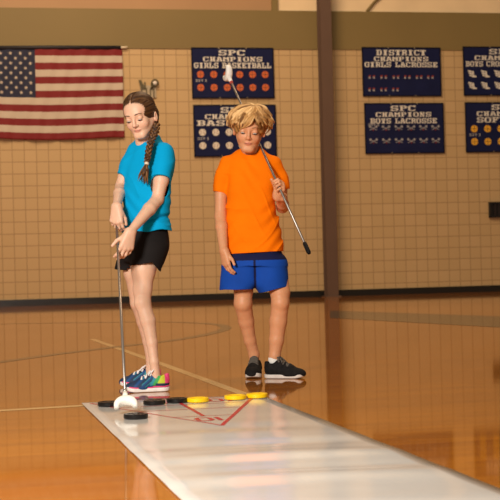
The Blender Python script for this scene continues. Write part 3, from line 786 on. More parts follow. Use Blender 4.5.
def crease(xyz, a, f, ph):
    X, Y, Z = xyz; a = unit(a)
    ww = .8 * np.sin(X * 11 + ph) + .9 * np.sin(Z * 9 - X * 6 + 2 * ph) + .5 * np.sin(Y * 12)
    s = np.sin(f * (X * a[0] + Y * a[1] + Z * a[2]) + 1.6 * ww + ph)
    m = .5 + .5 * np.sin(X * 17 - Z * 13 + ph * 3)
    return ((1 - np.abs(s)) ** 4) * m * -1.0

# ------------------------------------------------------------------ shoes
def shoe(root, base, heel, yaw_dir, L, upper_color, m_upper, m_sole, m_mid, m_lace, m_tab, pitch_=0.0, tab=True, bow=True):
    """heel = back end of the sole on the floor; yaw_dir = toe direction"""
    t = unit((yaw_dir[0], yaw_dir[1], 0)); s = np.array((-t[1], t[0], 0)); k = L / .245
    Rm = np.stack([t, s, np.array((0, 0, 1.0))], 1)
    g = Grid((-.02, -.065, -.01), (.27, .065, .16), .0026)
    q = g.xyz()
    d = d_rc(q, (.036, 0, .045), (.044, 0, .074), .033, .030)
    d = smin(d, d_rc(q, (.045, 0, .048), (.135, 0, .040), .034, .036), .02)
    d = smin(d, d_el(q, (.165, 0, .026), (.072, .0435, .034)), .025)
    d = smin(d, d_rc(q, (.080, 0, .078), (.150, 0, .054), .022, .018), .02)
    d = smin(d, d_rc(q, (.010, 0, .085), (.014, 0, .075), .007, .009), .012)
    d = smax(d, .013 - q[2], .004)
    hole = d_rc(q, (.048, 0, .070), (.040, 0, .14), .023, .036)
    d = smax(d, -hole, .006)
    mk = lambda P: P
    def place(name, g, d, m, parent, color=None, it=2):
        o = sdf_obj(name, g, d, m, None, color=color, it=it)
        co = np.empty(len(o.data.vertices) * 3, np.float32); o.data.vertices.foreach_get('co', co)
        co = (co.reshape(-1, 3) * k) @ Rm.T + (np.array(heel) - base); o.data.vertices.foreach_set('co', co.astype(np.float32).ravel())
        o.data.update(); o.parent = parent; return o
    up = place('sneaker', g, d, m_upper, root, upper_color)
    toe_up = np.maximum(q[0] - .17, 0) ** 2 * 3.0; heel_up = np.maximum(.03 - q[0], 0) ** 2 * 4
    plan = d_rc((q[0], q[1], q[2] * 0), (.036, 0, 0), (.10, 0, 0), .036, .034)
    plan = smin(plan, d_rc((q[0], q[1], q[2] * 0), (.10, 0, 0), (.19, .004, 0), .034, .043), .02)
    plan = smax(plan, q[0] - .245, .03)
    lift = toe_up + heel_up
    sole = smax(plan, np.abs(q[2] - .012 - lift) - .011, .006)
    place('sole', g, sole, m_sole, up)
    if m_mid is not None:
        mid = smax(plan - .0008, np.abs(q[2] - .024 - lift * .9 - .004 * (q[0] < .09)) - .0035, .004); mid = np.where(q[0] > .215, .01, mid)
        place('midsole_stripe', g, mid, m_mid, up)
    def wp(p): return Vector((np.array(p) * k) @ Rm.T + (np.array(heel) - base))
    bm = bmesh.new()
    for i in range(6):
        x = .082 + .0125 * i; z = .1035 - .0056 * i; wd = .021 + .0012 * i
        pts = [(x + .006 * (1 if i % 2 else -1) * (j / 3 - 1), (j / 3 - 1) * wd, z + .004 - .013 * (j / 3 - 1) ** 2) for j in range(7)]
        tube(bm, [wp(p) for p in pts], .0042 * k, 6)
        tube(bm, [wp((p[0] - .5 * (p[0] - x), p[1], p[2] + .001)) for p in pts], .003 * k, 6)
    if bow:
        for sy in (-1, 1):
            lp = spline([(.084, 0, .106), (.082, sy * .018, .116), (.092, sy * .034, .108), (.096, sy * .022, .100), (.086, 0, .106)], 16); tube(bm, [wp(p) for p in lp], .0042 * k, 6)
            lp = spline([(.086, 0, .107), (.098, sy * .016, .108), (.114, sy * .034, .088)], 10); tube(bm, [wp(p) for p in lp], .004 * k, 6)
    from_bm('laces', bm, m_lace, up, smooth=True)
    if tab:
        gt = Grid((-.01, -.03, .05), (.05, .03, .13), .0022); qq = gt.xyz()
        dt = smax(smax(d_rc(qq, (.020, 0, .060), (.020, 0, .096), .021, .017), -d_rc(qq, (.050, 0, .06), (.047, 0, .14), .028, .034), .004), qq[2] - .094, .006)
        place('heel_tab', gt, dt, m_tab, up)
    return up
# ------------------------------------------------------------------ skin, cloth, hair materials
M_skin = mat('skin', (0.7, 0.42, 0.29), 0.48, spec=0.4, vc=True, sss=0.12, noise=(45, 0.97, 1.03))
def locks_mesh(name, locks, m, parent, base, seg=6):
    """locks: list of (points, radii, colour) -> one hair mesh"""
    verts, faces, cols = [], [], []
    for pts, rad, col in locks:
        pts = np.array(pts) - base; n = len(pts); up = np.array((0.3, 0.2, 1.0)); b0 = len(verts)
        for i in range(n):
            t = unit(pts[min(i + 1, n - 1)] - pts[max(i - 1, 0)] + 1e-9); s = np.cross(t, up)
            s = s / (np.linalg.norm(s) + 1e-9); up = np.cross(s, t)
            for k in range(seg):
                a = 2 * math.pi * k / seg; verts.append(pts[i] + rad[i] * (s * math.cos(a) + up * math.sin(a))); cols.append(col)
        for i in range(n - 1):
            for k in range(seg):
                a, b = b0 + i * seg + k, b0 + i * seg + (k + 1) % seg; faces.append((a, b, b + seg, a + seg))
        faces.append(tuple(b0 + k for k in range(seg))[::-1]); faces.append(tuple(b0 + (n - 1) * seg + k for k in range(seg)))
    me = bpy.data.meshes.new(name); me.from_pydata([tuple(v) for v in verts], [], faces); me.update()
    at_ = me.color_attributes.new('Col', 'FLOAT_COLOR', 'POINT'); c = np.ones((len(verts), 4), np.float32); c[:, :3] = np.array(cols); at_.data.foreach_set('color', c.ravel())
    return link(name, me, m, parent)

# ------------------------------------------------------------------ child in cyan
def child_cyan():
    B = np.array((-0.528, 7.10, 0.0)); Y0 = 7.10
    G = lambda px, py, dy=0.0: at(px, py, Y0 + dy)
    SKIN, LIP, FLUSH = (.74, .46, .32), (.62, .22, .17), (.78, .33, .22)
    H = Head(G(139.6, 114.4, -.055), math.radians(19), math.radians(22), math.radians(-7), 1.0)
    S = Sculpt((-.74, 6.66, .02), (-.30, 7.42, 1.52), .0028)
    sculpt_head(S, H, ear_dz=-.016)
    rc = S.rc
    neck0, neck1 = H.w((0, .020, -.045)), G(145.5, 150, .03)
    rc(neck0, neck1, .046, .050, .02)
    TY = -math.radians(33)
    def sec(y, xl, xr, dy, a, b):
        p = G((xl + xr) / 2, y, dy); return (p[2], p[0], p[1], a, b)
    torso = [sec(232, 126, 166, .01, .105, .075), sec(205, 127, 166, .01, .097, .07), sec(180, 126, 168, .01, .105, .075), sec(160, 126, 170, .012, .110, .068), sec(150, 130, 166, .015, .085, .055)]
    S.apply(lambda q: d_loft(q, torso, TY), (-.72, 6.9, .75), (-.3, 7.3, 1.25), .02)
    hipc = G(144, 243, .02); rc(G(138, 243, .05), G(150, 243, -.03), .082, .085, .03)
    # near (left) leg
    A0, A1, A2, A3, A4 = G(147, 248, -.04), G(143.5, 270, -.07), G(142.7, 303, -.10), G(148, 321, -.12), G(154.2, 362, -.155)
    rc(A0, A1, .076, .058, .02); rc(A1, G(142.6, 290, -.085), .058, .045, .02); rc(G(142.6, 290, -.085), A2, .045, .0385, .015); rc(A2, A3, .0385, .0365, .015); rc(A3, G(152, 343, -.14), .0365, .027, .012); rc(G(152, 343, -.14), A4, .027, .0225, .01)
    rc(A4, G(156, 377, -.155), .0225, .024, .01); rc(G(156, 380, -.155), G(141, 387, -.168), .020, .015, .01)
    S.el(G(141.3, 303, -.115), (.026, .02, .027), None, .02)
    # far (right) leg
    F0, F1, F2, F3, F4 = G(137, 248, .06), G(135, 272, .06), G(138.3, 303, .09), G(144, 321, .13), G(150.8, 360, .16)
    rc(F0, F1, .074, .054, .02); rc(F1, F2, .054, .0385, .02); rc(F2, F3, .0385, .0365, .015); rc(F3, G(148, 341, .15), .0365, .027, .012); rc(G(148, 341, .15), F4, .027, .0225, .01)
    rc(F4, G(150, 374, .155), .0225, .023, .01); rc(G(149, 377, .158), G(135, 381.5, .17), .017, .012, .01)
    # near arm
    sh, el_, wr_ = G(164, 153, -.055), G(157.3, 199.5, -.10), G(130.5, 231.5, -.285)
    rc(sh, G(161, 180, -.085), .041, .036, .02); rc(G(161, 180, -.085), el_, .036, .030, .015); rc(el_, el_ + (wr_ - el_) * .3, .030, .0315, .01); rc(el_ + (wr_ - el_) * .3, wr_, .0315, .019, .01)
    # far arm
    sh2, el2, wr2 = G(134.5, 153, .065), G(120.8, 187, .06), G(116.6, 206, -.130)
    rc(sh2, G(126, 170, .065), .035, .033, .02); rc(G(126, 170, .065), el2, .034, .0285, .015); rc(el2, el2 + (wr2 - el2) * .35, .0285, .029, .01); rc(el2 + (wr2 - el2) * .35, wr2, .029, .019, .01)
    # cue line: fork on the mat, hands higher up the shaft
    c0, c1 = on_floor(125.7, 400.6, .060), at(115.9, 212, 7.075)
    cd = unit(c1 - c0); cp = lambda t: c0 + (c1 - c0) * t
    # lower (left) hand: back of the hand to the camera, fingers down the shaft
    y = unit((-.26, -.10, -.96)); n = (-.50, .86, .10)
    hand(S, wr_, y, n, False, [(14, 24, 18), (18, 30, 22), (22, 34, 24), (26, 38, 26)], 1.1, thumb=((.62, .75, .30), (.38, .90, .22)), wr=.019)
    y = unit((-.04, -.12, -.99)); n = (.35, .93, -.1)
    hand(S, wr2, y, n, True, [(26, 36, 26), (30, 42, 30), (36, 48, 32), (40, 50, 34)], 1.04, thumb=((.32, .85, .40), (.05, .95, .30)), wr=.019)
    body = sdf_obj('person', S.g, S.d, M_skin, None, B, head_color(H, SKIN, LIP, FLUSH)); body.location = B
    tag(body, 'person with a brown braid, cyan t-shirt and black shorts, pushing a cue along the mat', 'person')
    M_brow = mat('brown_brow', (.10, .045, .02), .7); M_lash = mat('dark_lash', (.03, .014, .01), .7)
    face_details(H, body, B, M_brow, M_lash)
    # t-shirt
    M_cyan = mat('cyan_jersey', (.001, .335, .66), .85, spec=.08, noise=(7, .95, 1.05), bump=(420, .12, .001))
    g = Grid((-.76, 6.86, .72), (-.30, 7.36, 1.30), .003); q = g.xyz()
    shs = [sec(246, 122, 171, .0, .136, .102), sec(232, 121.5, 170.5, .0, .134, .100), sec(221, 123, 168.5, .0, .126, .096), sec(203, 124, 170, .0, .125, .094), sec(183, 123.5, 172, .005, .130, .096), sec(166, 126, 172.5, .01, .130, .088), sec(153, 131, 170.5, .012, .107, .070), sec(145, 133, 164, .02, .086, .060), sec(140, 135, 160, .025, .068, .058), sec(135, 138, 158, .03, .058, .052)]
    def sleeves(grow, ext):
        a, b, e = G(163.5, 152, -.05), G(162.6, 166, -.075), G(160.9, 178.0 + ext, -.095)
        d1 = smin(d_rc(q, a, b, .047 + grow, .050 + grow), d_rc(q, b, e, .050 + grow, .050 + grow), .02)
        a2, b2, e2 = G(135.5, 151, .065), G(129.8, 165, .06), G(124.8, 176.5 + ext, .05)
        d2 = smin(d_rc(q, a2, b2, .044 + grow, .044 + grow), d_rc(q, b2, e2, .044 + grow, .044 + grow), .02)
        if not ext:
            for dd, (p, o) in ((0, (e, b)), (1, (e2, b2))):
                nn = unit(p - o); cut = (q[0] - p[0]) * nn[0] + (q[1] - p[1]) * nn[1] + (q[2] - p[2]) * nn[2]
                if dd == 0: d1 = np.maximum(d1, cut)
                else: d2 = np.maximum(d2, cut)
        return d1, d2
    fo = folds(q, .005, 5, 30) + .0022 * np.sin((q[2] * .9 + (q[0] - .2 * q[1]) * .75) * 95 + 3 * np.sin(q[0] * 20)) * np.clip((1.05 - q[2]) / .12, 0, 1)
    fo = fo + .005 * crease(q, (.75, .1, .65), 34, 2.0) * np.clip((1.10 - q[2]) / .1, 0, 1) + .003 * crease(q, (-.6, .1, .8), 40, 5.0)
    band = .010 * np.exp(-((q[2] - G(146, 221)[2] - .15 * (q[0] + .53)) / .012) ** 2)
    tor = d_loft(q, shs, TY, 2.2) + fo + band
    d1, d2 = sleeves(0, 0); O = smin(smin(tor, d1 + fo * .7, .03), d2 + fo * .7, .03)
    d1, d2 = sleeves(-.008, 8); I_ = smin(smin(d_loft(q, shs, TY, 2.2, -.009) + fo + band, d1 + fo * .7, .03), d2 + fo * .7, .03)
    hz = G(146, 231.5)[2]; hem = hz + .10 * (q[0] + .53) * 0 + .006 * np.sin(q[0] * 40) - q[2]
    O = np.maximum(O, hem)
    nk = d_rc(q, G(145.5, 134, -.012), H.w((0, .005, -.05)), .047, .054)
    O = np.maximum(np.maximum(O, -I_), -nk)
    shirt = sdf_obj('t_shirt', g, O, M_cyan, body, B)
    ring = []                                  # ribbed collar
    # shorts
    M_bshort = mat('black_shorts_cloth', (.012, .010, .010), .8, spec=.12, noise=(8, .8, 1.2))
    g = Grid((-.80, 6.80, .50), (-.28, 7.40, .88), .003); q = g.xyz()
    PY = -math.radians(42)
    pel = [sec(262, 124, 163, .0, .106, .094), sec(250, 122.5, 166.5, .0, .118, .101), sec(238, 123, 168, .0, .121, .102), sec(228, 125, 167, .0, .112, .090)]
    def legs(grow, ext):
        n0, n1 = G(150.5, 247, -.045), G(145.4, 276 + ext, -.085)
        f0, f1 = G(137, 247, .055), G(124.5, 275 + ext, .05)
        d1 = d_rc(q, n0, n1, .088 + grow, .074 + grow); d2 = d_rc(q, f0, f1, .085 + grow, .056 + grow)
        if not ext:
            zc = q[2] - q[2]
            # hem dips to a slit at the outer seam
            hx = (q[0] - n1[0]); z_h = G(145, 263)[2] + .018 - .10 * np.clip(hx - .035, 0, .06) * 11 * .09 - .02 + .0 * zc
            z_h = G(145, 263.5)[2] + .10 * hx - 1.6 * np.clip(hx - .040, 0, .034)
            d1 = np.maximum(d1, z_h - q[2]); d2 = np.maximum(d2, G(124, 270)[2] - .12 * (q[0] - f1[0]) - q[2])
        return d1, d2
    fo = folds(q, .003, 11, 40)
    P_ = d_loft(q, pel, PY, 2.2); d1, d2 = legs(0, 0); zcut = G(146, 262)[2]
    O = smin(smin(np.maximum(P_, zcut - q[2]), d1, .02), d2, .02) + fo
    d1, d2 = legs(-.008, 16); I_ = smin(smin(np.maximum(d_loft(q, pel, PY, 2.2, -.009), zcut + .02 - q[2]), d1, .02), d2, .02) + fo
    O = np.maximum(np.maximum(O, -I_), q[2] - G(146, 229)[2])
    sdf_obj('shorts', g, O, M_bshort, body, B)
    # hair: smooth cap with parting
    M_hair = mat('brown_hair', (.1, .045, .02), .45, spec=.25, vc=True)
    DK, MD, LT = np.array((.032, .013, .006)), np.array((.072, .030, .012)), np.array((.27, .125, .04))
    g = Grid(H.c - .16, H.c + .16, .0026); q = g.xyz()
    X, Y, Z = q; lx = [(H.R[0, i] * (X - H.c[0]) + H.R[1, i] * (Y - H.c[1]) + H.R[2, i] * (Z - H.c[2])) / H.s for i in range(3)]
    cap = d_el(lx, (0, .014, .022), (.0785, .096, .089))
    cap = smin(cap, d_el(lx, (.0, .050, -.030), (.066, .058, .066)), .03)
    cap = smin(cap, d_rc(lx, (.045, .045, -.020), (.062, .022, -.055), .032, .016), .02)
    face = d_el(lx, (.002, -.105, -.046), (.0625, .085, .098))
    cap = smax(cap, -face, .008)
    cap = smax(cap, -d_rc(lx, (.080, -.022, -.042), (.086, -.002, -.036), .018, .0165), .006)     # ear shows on one side
    cap = smax(cap, -d_rc(lx, (-.080, -.03, -.050), (-.085, -.0, -.045), .018, .018), .006)
    ang = np.arctan2(lx[2] - .02, np.abs(lx[0]) + .02); cap = cap + .0011 * np.sin(ang * 46 + lx[1] * 60) * (np.abs(lx[0]) > .004) * np.clip((face - .003) / .02, 0, 1)
    cap = cap + .003 * np.exp(-(lx[0] + .006) ** 2 / .0028 ** 2) * (lx[1] < .06) * (lx[2] > .05)
    def hc(P):
        L = H.l(P); a = np.arctan2(L[:, 2] - .02, np.abs(L[:, 0]) + .02); s = .5 + .5 * np.sin(a * 61 + L[:, 1] * 40 + 2 * np.sin(a * 17)); s2 = .5 + .5 * np.sin(a * 23 + L[:, 1] * 25)
        c = DK + (MD - DK) * s[:, None]; c = c + (LT - c) * (.16 * s2 * (L[:, 2] > .0))[:, None]
        p = np.exp(-(L[:, 0] + .006) ** 2 / .0014 ** 2) * (L[:, 2] > .06) * (L[:, 1] < .05)
        return c + (np.array((.42, .24, .14)) - c) * (.45 * p)[:, None]
    hair = sdf_obj('hair', g, cap * H.s, M_hair, body, B, hc, it=1)
    rs = random.Random(3); locks = []
    for k in range(150):                       # strand clumps drawn from the parting over the side to the nape
        sx = 1 if k % 5 < 3 else -1; y0 = rs.uniform(-.056, .075); pts = []
        th1 = rs.uniform(1.4, 2.0)
        for t in np.linspace(0, 1, 12):
            a = math.radians(4) + t * th1 * .78; yy = y0 + (.058 - y0) * (t ** 1.5) * .9
            e = np.array((sx * .081 * math.sin(a) - .004, yy, .022 + .089 * math.cos(a) * math.sqrt(max(1 - ((yy - .014) / .098) ** 2, .02))))
            w_ = math.sqrt(max(1 - ((yy - .014) / .098) ** 2, .02)); e[0] = sx * .0785 * math.sin(a) * w_ - .004 * (1 - t)
            pts.append(H.w(e))
        c = DK + (MD - DK) * rs.random() + (LT - MD) * max(0, rs.gauss(0, .22)); locks.append((pts, [.0009 + .0022 * math.sin(math.pi * min(.06 + t, 1) * .9) for t in np.linspace(0, 1, 12)], np.maximum(c, .004)))
    locks_mesh('hair_strands', locks, M_hair, hair, B)
    # braid over the shoulder
    cl = spline([G(155.6, 124, -.04), G(154.9, 131, -.075), G(152.0, 138, -.108), G(149.6, 146, -.138), G(147.9, 155, -.15), G(146.8, 162, -.158)], 60)
    M_braid = M_hair; locks = []
    for s in range(3):
        for f_ in range(4):
            ph = 2 * math.pi * s / 3; pts, rr = [], []
            for i, p in enumerate(cl):
                t = i / 59; w_ = .0148 * (1 - .35 * t) * (1.0 if t > .03 else .8); a = 2 * math.pi * t * 3.6 + ph
                tn = unit(cl[min(i + 1, 59)] - cl[max(i - 1, 0)]); sd = unit(np.cross(tn, (0, -1, 0.0))); ot = np.cross(sd, tn)
                off = f_ * 1.57 + t * 9; r_ = .0086 * (1 - .35 * t)
                pts.append(p + sd * w_ * math.sin(a) - ot * w_ * .55 * math.sin(2 * a) + (sd * math.cos(off) + ot * math.sin(off)) * r_ * .45); rr.append(r_ * .78)
            c = MD + (LT - MD) * (.25 + .65 * rs.random()) if f_ % 2 else DK + (MD - DK) * rs.random()
            locks.append((pts, rr, c))
    br = locks_mesh('braid', locks, M_hair, hair, B, 8)
    bm = bmesh.new(); a, b = cl[-1], G(146.5, 164.6, -.16)
    tube(bm, [Vector(a - B), Vector((a + b) / 2 - B), Vector(b - B)], [.0098, .0115, .0098], 12); from_bm('hair_tie', bm, mat('cream_elastic', (.72, .62, .48), .6), hair, smooth=True)
    locks = []
    for k in range(46):
        e = G(rs.uniform(137.0, 148.4), rs.uniform(174, 184.5), -.155 + rs.uniform(-.02, .015)); m_ = b + (e - b) * .45 + np.array((rs.uniform(-.005, .007), rs.uniform(-.012, .004), 0))
        pts = spline([b + np.array((rs.uniform(-.005, .005), rs.uniform(-.005, .005), .004)), m_, e], 8); c = DK + (LT - DK) * rs.random() * .75
        locks.append((pts, [.003, .0042, .0045, .0042, .0036, .0028, .0018, .0006], c))
    locks_mesh('braid_tail', locks, M_hair, hair, B)
    # sneakers
    NAVY, BLUE, TEAL, GREEN, YEL, PINK = [np.array(c) for c in ((.008, .030, .085), (.008, .06, .20), (.02, .26, .32), (.04, .36, .08), (.55, .62, .03), (.85, .07, .24))]
    def colr(P):
        x, y_, z = P[:, 0], P[:, 1], P[:, 2]; c = np.tile(NAVY, (len(P), 1))
        def st(m, col): c[m] = col
        st((x > .085) & (x < .19) & (np.sin(x * 150 + z * 160) > .2), BLUE)
        st((x > .10) & (x < .15) & (np.abs(np.sin(x * 95 + z * 120)) < .30), TEAL)
        u = x + z * .55
        st((u < .128) & (z > .035), TEAL); st((u < .112) & (z > .035), GREEN); st((u < .092) & (z > .04), YEL)
        st((x < .028) & (z > .04), PINK); st((x < .075) & (z < .045), NAVY); st((x > .125) & (z < .027), BLUE)
        st((x > .075) & (x < .10) & (z > .092), np.array((.05, .05, .06)))
        return c
    M_up = mat('knit_upper', (.02, .1, .3), .7, vc=True, bump=(300, .2, .001)); M_sole = mat('white_sole', (.84, .80, .76), .5)
    M_pink = mat('pink_foam', (.85, .07, .24), .5); M_lace = mat('white_lace', (.85, .80, .80), .7)
    tdir = unit(on_floor(127.5, 392.4) - on_floor(170, 390.8))
    shoe(body, B, on_floor(170.0, 390.8), tdir, .228, colr, M_up, M_sole, M_pink, M_lace, M_pink)
    h2 = on_floor(161.5, 385.8); shoe(body, B, h2, unit(on_floor(116, 386.7) - h2), .226, colr, M_up, M_sole, M_pink, M_lace, M_pink)
    fn = unit(np.cross(cd, (1, 0, 0))); fn = fn if fn[2] > 0 else -fn
    cue(c0, c1, -cd, fn, .045, 'shuffleboard cue with its white fork on the mat, held by the braided child')
child_cyan()

# ------------------------------------------------------------------ child in orange
def child_orange():
    B = np.array((0.068, 7.60, 0.0)); Y0 = 7.60
    G = lambda px, py, dy=0.0: at(px, py, Y0 + dy)
    SKIN, LIP, FLUSH = (.69, .325, .165), (.58, .18, .12), (.74, .24, .12)
    H = Head(G(249.3, 129.3, -.045), math.radians(2), math.radians(14), math.radians(6), 1.06)
    S = Sculpt((-.23, 7.22, .02), (.27, 7.80, 1.50), .0028)
    sculpt_head(S, H, wx=.93)
    rc = S.rc
    rc(H.w((0, .018, -.045)), G(250.5, 157, .03), .044, .050, .02)
    TY = 0.0
    def sec(y, xl, xr, dy, b, ins=0.0):
        p0, p1 = G(xl + ins, y, dy), G(xr - ins, y, dy); return ((p0[2] + p1[2]) / 2, (p0[0] + p1[0]) / 2, p0[1], (p1[0] - p0[0]) / 2, b)
    torso = [sec(257, 230, 279, .02, .07), sec(235, 229, 277, .02, .072), sec(210, 230, 272, .02, .075), sec(185, 229, 274, .022, .078), sec(168, 229, 273, .025, .062), sec(160, 234, 268, .03, .05)]
    S.apply(lambda q: d_loft(q, torso, TY), (-.16, 7.45, .6), (.2, 7.8, 1.25), .02)
    rc(G(243, 262, .02), G(268, 262, .02), .085, .085, .03)
    def leg(pts):
        for (a, ra), (b, rb) in zip(pts, pts[1:]): rc(a, b, ra, rb, .012)
    leg([(G(242, 265, .015), .080), (G(243.5, 290, .03), .050), (G(243, 303, .03), .0475), (G(246.2, 321, .075), .041), (G(250, 340, .11), .0315), (G(254, 354, .135), .028), (G(254.3, 367, .14), .027)])
    S.el(G(243, 304, .005), (.028, .022, .03), None, .02)
    rc(G(254.3, 369, .14), G(253, 372.5, .05), .021, .017, .01)
    leg([(G(272, 265, .01), .082), (G(280, 292, -.01), .052), (G(280.3, 303, -.02), .0465), (G(278.3, 321, -.005), .0455), (G(276.5, 340, .0), .0385), (G(274.6, 356, .0), .030), (G(273.8, 367, .0), .027)])
    S.el(G(281, 303, -.046), (.029, .022, .03), None, .02)
    rc(G(274, 371, 0), G(290, 374, -.01), .020, .016, .01)
    # hanging arm
    a0, a1, a2, a3 = G(226, 166, .03), G(220.8, 195, .025), G(220.5, 216, .0), G(223.8, 251, -.10)
    rc(a0, a1, .030, .0315, .02); rc(a1, a2, .0315, .0305, .01); rc(a2, a2 + (a3 - a2) * .3, .0305, .0315, .01); rc(a2 + (a3 - a2) * .3, a3, .0315, .0215, .01)
    hand(S, G(224.2, 250.5, -.10), (.10, -.06, -1), (.80, .58, -.04), True, [(14, 22, 14), (18, 26, 18), (24, 30, 20), (28, 34, 22)], .98, thumb=((.55, .80, .15), (.30, .95, .10)), spread=4, wr=.021)
    # raised arm
    c0, c1 = G(228.3, 75.5, .40), G(309.3, 253.5, -.50)
    cd = unit(c1 - c0); cl_ = lambda t: c0 + (c1 - c0) * t
    b0, b1 = G(274.5, 166, .03), G(282.5, 207, .055)
    tgt = (190.5 - 75.5) / (253.5 - 75.5); hp = cl_(tgt)
    wr_ = hp + np.array((.024, .045, -.058)); 
    rc(b0, G(281, 190, .05), .031, .0325, .02); rc(G(281, 190, .05), b1, .0325, .032, .01); rc(b1, b1 + (wr_ - b1) * .35, .032, .0325, .01); rc(b1 + (wr_ - b1) * .35, wr_, .0325, .021, .01)
    xax = -cd; nax = unit((-.80, -.35, .10)); nax = unit(nax - xax * (nax @ xax)); yax = np.cross(xax, nax); 
    if yax[2] < 0: yax = -yax
    global DBG; DBG = (hp, xax, nax, yax)
    wr2 = hp - yax * .076 - nax * .021 - xax * .002
    rc(wr_, wr2, .021, .020, .012)
    right = float(np.dot(np.cross(yax, nax), xax)) > 0
    hand(S, wr2, yax, nax, right, [(55, 78, 50), (58, 82, 50), (60, 84, 50), (62, 84, 50)], 1.06, thumb=((.35, .75, .55), (.1, .75, .65)), spread=2, wr=.020)
    body = sdf_obj('person', S.g, S.d, M_skin, None, B, head_color(H, SKIN, LIP, FLUSH)); body.location = B
    tag(body, 'person with wavy blond hair, orange t-shirt and blue shorts, cue resting on shoulder', 'person')
    M_brow = mat('blond_brow', (.27, .13, .05), .7); M_lash = mat('brown_lash', (.06, .028, .015), .7)
    face_details(H, body, B, M_brow, M_lash)
    # t-shirt
    M_or = mat('orange_jersey', (.95, .195, .001), .85, spec=.08, noise=(7, .95, 1.05), bump=(420, .12, .001))
    g = Grid((-.26, 7.38, .58), (.28, 7.86, 1.26), .003); q = g.xyz()
    shs = [sec(268, 223, 284.5, .015, .118), sec(252, 223.7, 283.7, .015, .116), sec(232, 225.2, 280.5, .015, .106), sec(212, 226.6, 275.5, .015, .096), sec(198, 227, 274.5, .015, .096), sec(183, 226.8, 276, .018, .096), sec(168, 225.0, 278, .024, .078), sec(158, 227, 274, .026, .068), sec(152, 234, 265.5, .03, .056), sec(147, 240, 260, .035, .045)]
    def sleeves(grow, ext):
        a, b, e = G(226.5, 163.5, .03), G(222.3, 178, .03), G(220.3, 192.3 + ext, .03)
        d1 = smin(d_rc(q, a, b, .037 + grow, .040 + grow), d_rc(q, b, e, .040 + grow, .0415 + grow), .02)
        a2, b2, e2 = G(274.5, 164, .03), G(279.8, 178, .04), G(282.0, 190 + ext, .045)
        d2 = smin(d_rc(q, a2, b2, .042 + grow, .043 + grow), d_rc(q, b2, e2, .043 + grow, .042 + grow), .02)
        if not ext:
            nn = unit(e - b + np.array((-.0, 0, 0))); d1 = np.maximum(d1, (q[0] - e[0]) * nn[0] + (q[1] - e[1]) * nn[1] + (q[2] - e[2]) * nn[2])
            nn = unit(e2 - b2); d2 = np.maximum(d2, (q[0] - e2[0]) * nn[0] + (q[1] - e2[1]) * nn[1] + (q[2] - e2[2]) * nn[2])
        return d1, d2
    fo = folds(q, .005, 21, 28) + .0022 * np.sin((q[2] - .5 * (q[0] - .03)) * 80 + 2.5 * np.sin(q[0] * 24)) * np.clip((.98 - q[2]) / .1, 0, 1) + .002 * np.sin((q[2] + .8 * q[0]) * 60 + 2 * np.sin(q[0] * 30)) * np.clip((q[2] - .88) / .1, 0, 1)
    fo = fo + .006 * crease(q, (-.55, .1, .8), 30, 1.0) * np.clip((1.05 - q[2]) / .1, 0, 1) + .004 * crease(q, (.7, .1, .7), 36, 4.0)
    tor = d_loft(q, shs, TY, 2.3) + fo
    d1, d2 = sleeves(0, 0); O = smin(smin(tor, d1 + fo * .7, .025), d2 + fo * .7, .025)
    d1, d2 = sleeves(-.008, 8); I_ = smin(smin(d_loft(q, shs, TY, 2.3, -.009) + fo, d1 + fo * .7, .025), d2 + fo * .7, .025)
    zl, zr = G(224, 254.5)[2], G(283.7, 251)[2]; xl, xr = G(224, 254)[0], G(283.7, 251)[0]
    O = np.maximum(O, zl + (zr - zl) * (q[0] - xl) / (xr - xl) - q[2])
    nk = d_rc(q, G(250, 147, -.008), H.w((0, .005, -.055)), .050, .056)
    O = np.maximum(np.maximum(O, -I_), -nk)
    sdf_obj('t_shirt', g, O, M_or, body, B)
    # shorts: navy yoke over blue
    M_bs = mat('blue_shorts_cloth', (.01, .06, .36), .75, spec=.12, vc=True, noise=(9, .9, 1.1))
    g = Grid((-.26, 7.40, .42), (.28, 7.82, .76), .003); q = g.xyz()
    pel = [sec(285, 222, 288, .015, .12), sec(270, 221.8, 287, .015, .118), sec(258, 224, 285, .015, .112), sec(253, 226.2, 281.5, .015, .100), sec(246, 228, 279, .015, .09)]
    lsecL = [sec(306, 219, 253.0, .01, .098), sec(291, 219.8, 253.2, .01, .098), sec(284, 220.2, 258.5, .01, .10), sec(272, 221.2, 260, .012, .105), sec(258, 223.9, 260, .015, .105), sec(253, 226.5, 260, .015, .098), sec(246, 228, 257, .015, .09)]
    lsecR = [sec(306, 258.5, 290, .01, .098), sec(291, 257.5, 288.8, .01, .098), sec(284, 252, 288.2, .01, .10), sec(272, 250, 287.4, .012, .105), sec(258, 249, 285.0, .015, .105), sec(253, 249, 281, .015, .098), sec(246, 252, 279, .015, .09)]
    zc = G(254, 266)[2]
    def both(grow, low):
        P_ = np.maximum(d_loft(q, pel, 0, 2.4, grow, cap=False), zc + low - q[2]); a = d_loft(q, lsecL, 0, 2.3, grow, cap=False); b = d_loft(q, lsecR, 0, 2.3, grow, cap=False)
        return P_, a, b
    fo = folds(q, .003, 31, 45)
    P_, a, b = both(0, 0)
    a = np.maximum(a, G(236, 289.3)[2] - q[2]); hl, hr = G(258, 293)[2], G(288, 286.5)[2]; x_l, x_r = G(258, 290)[0], G(288, 290)[0]
    b = np.maximum(b, hl + (hr - hl) * (q[0] - x_l) / (x_r - x_l) - q[2])
    O = smin(P_, smin(a, b, .004), .012) + fo
    P_, a, b = both(-.008, .02); I_ = smin(P_, smin(a, b, .004), .012) + fo
    O = np.maximum(np.maximum(O, -I_), q[2] - G(254, 250)[2])
    zy0, zy1 = G(225, 261.3)[2], G(284, 259.5)[2]; xs0, xs1 = G(254.6, 261)[0], G(255.6, 286)[0]
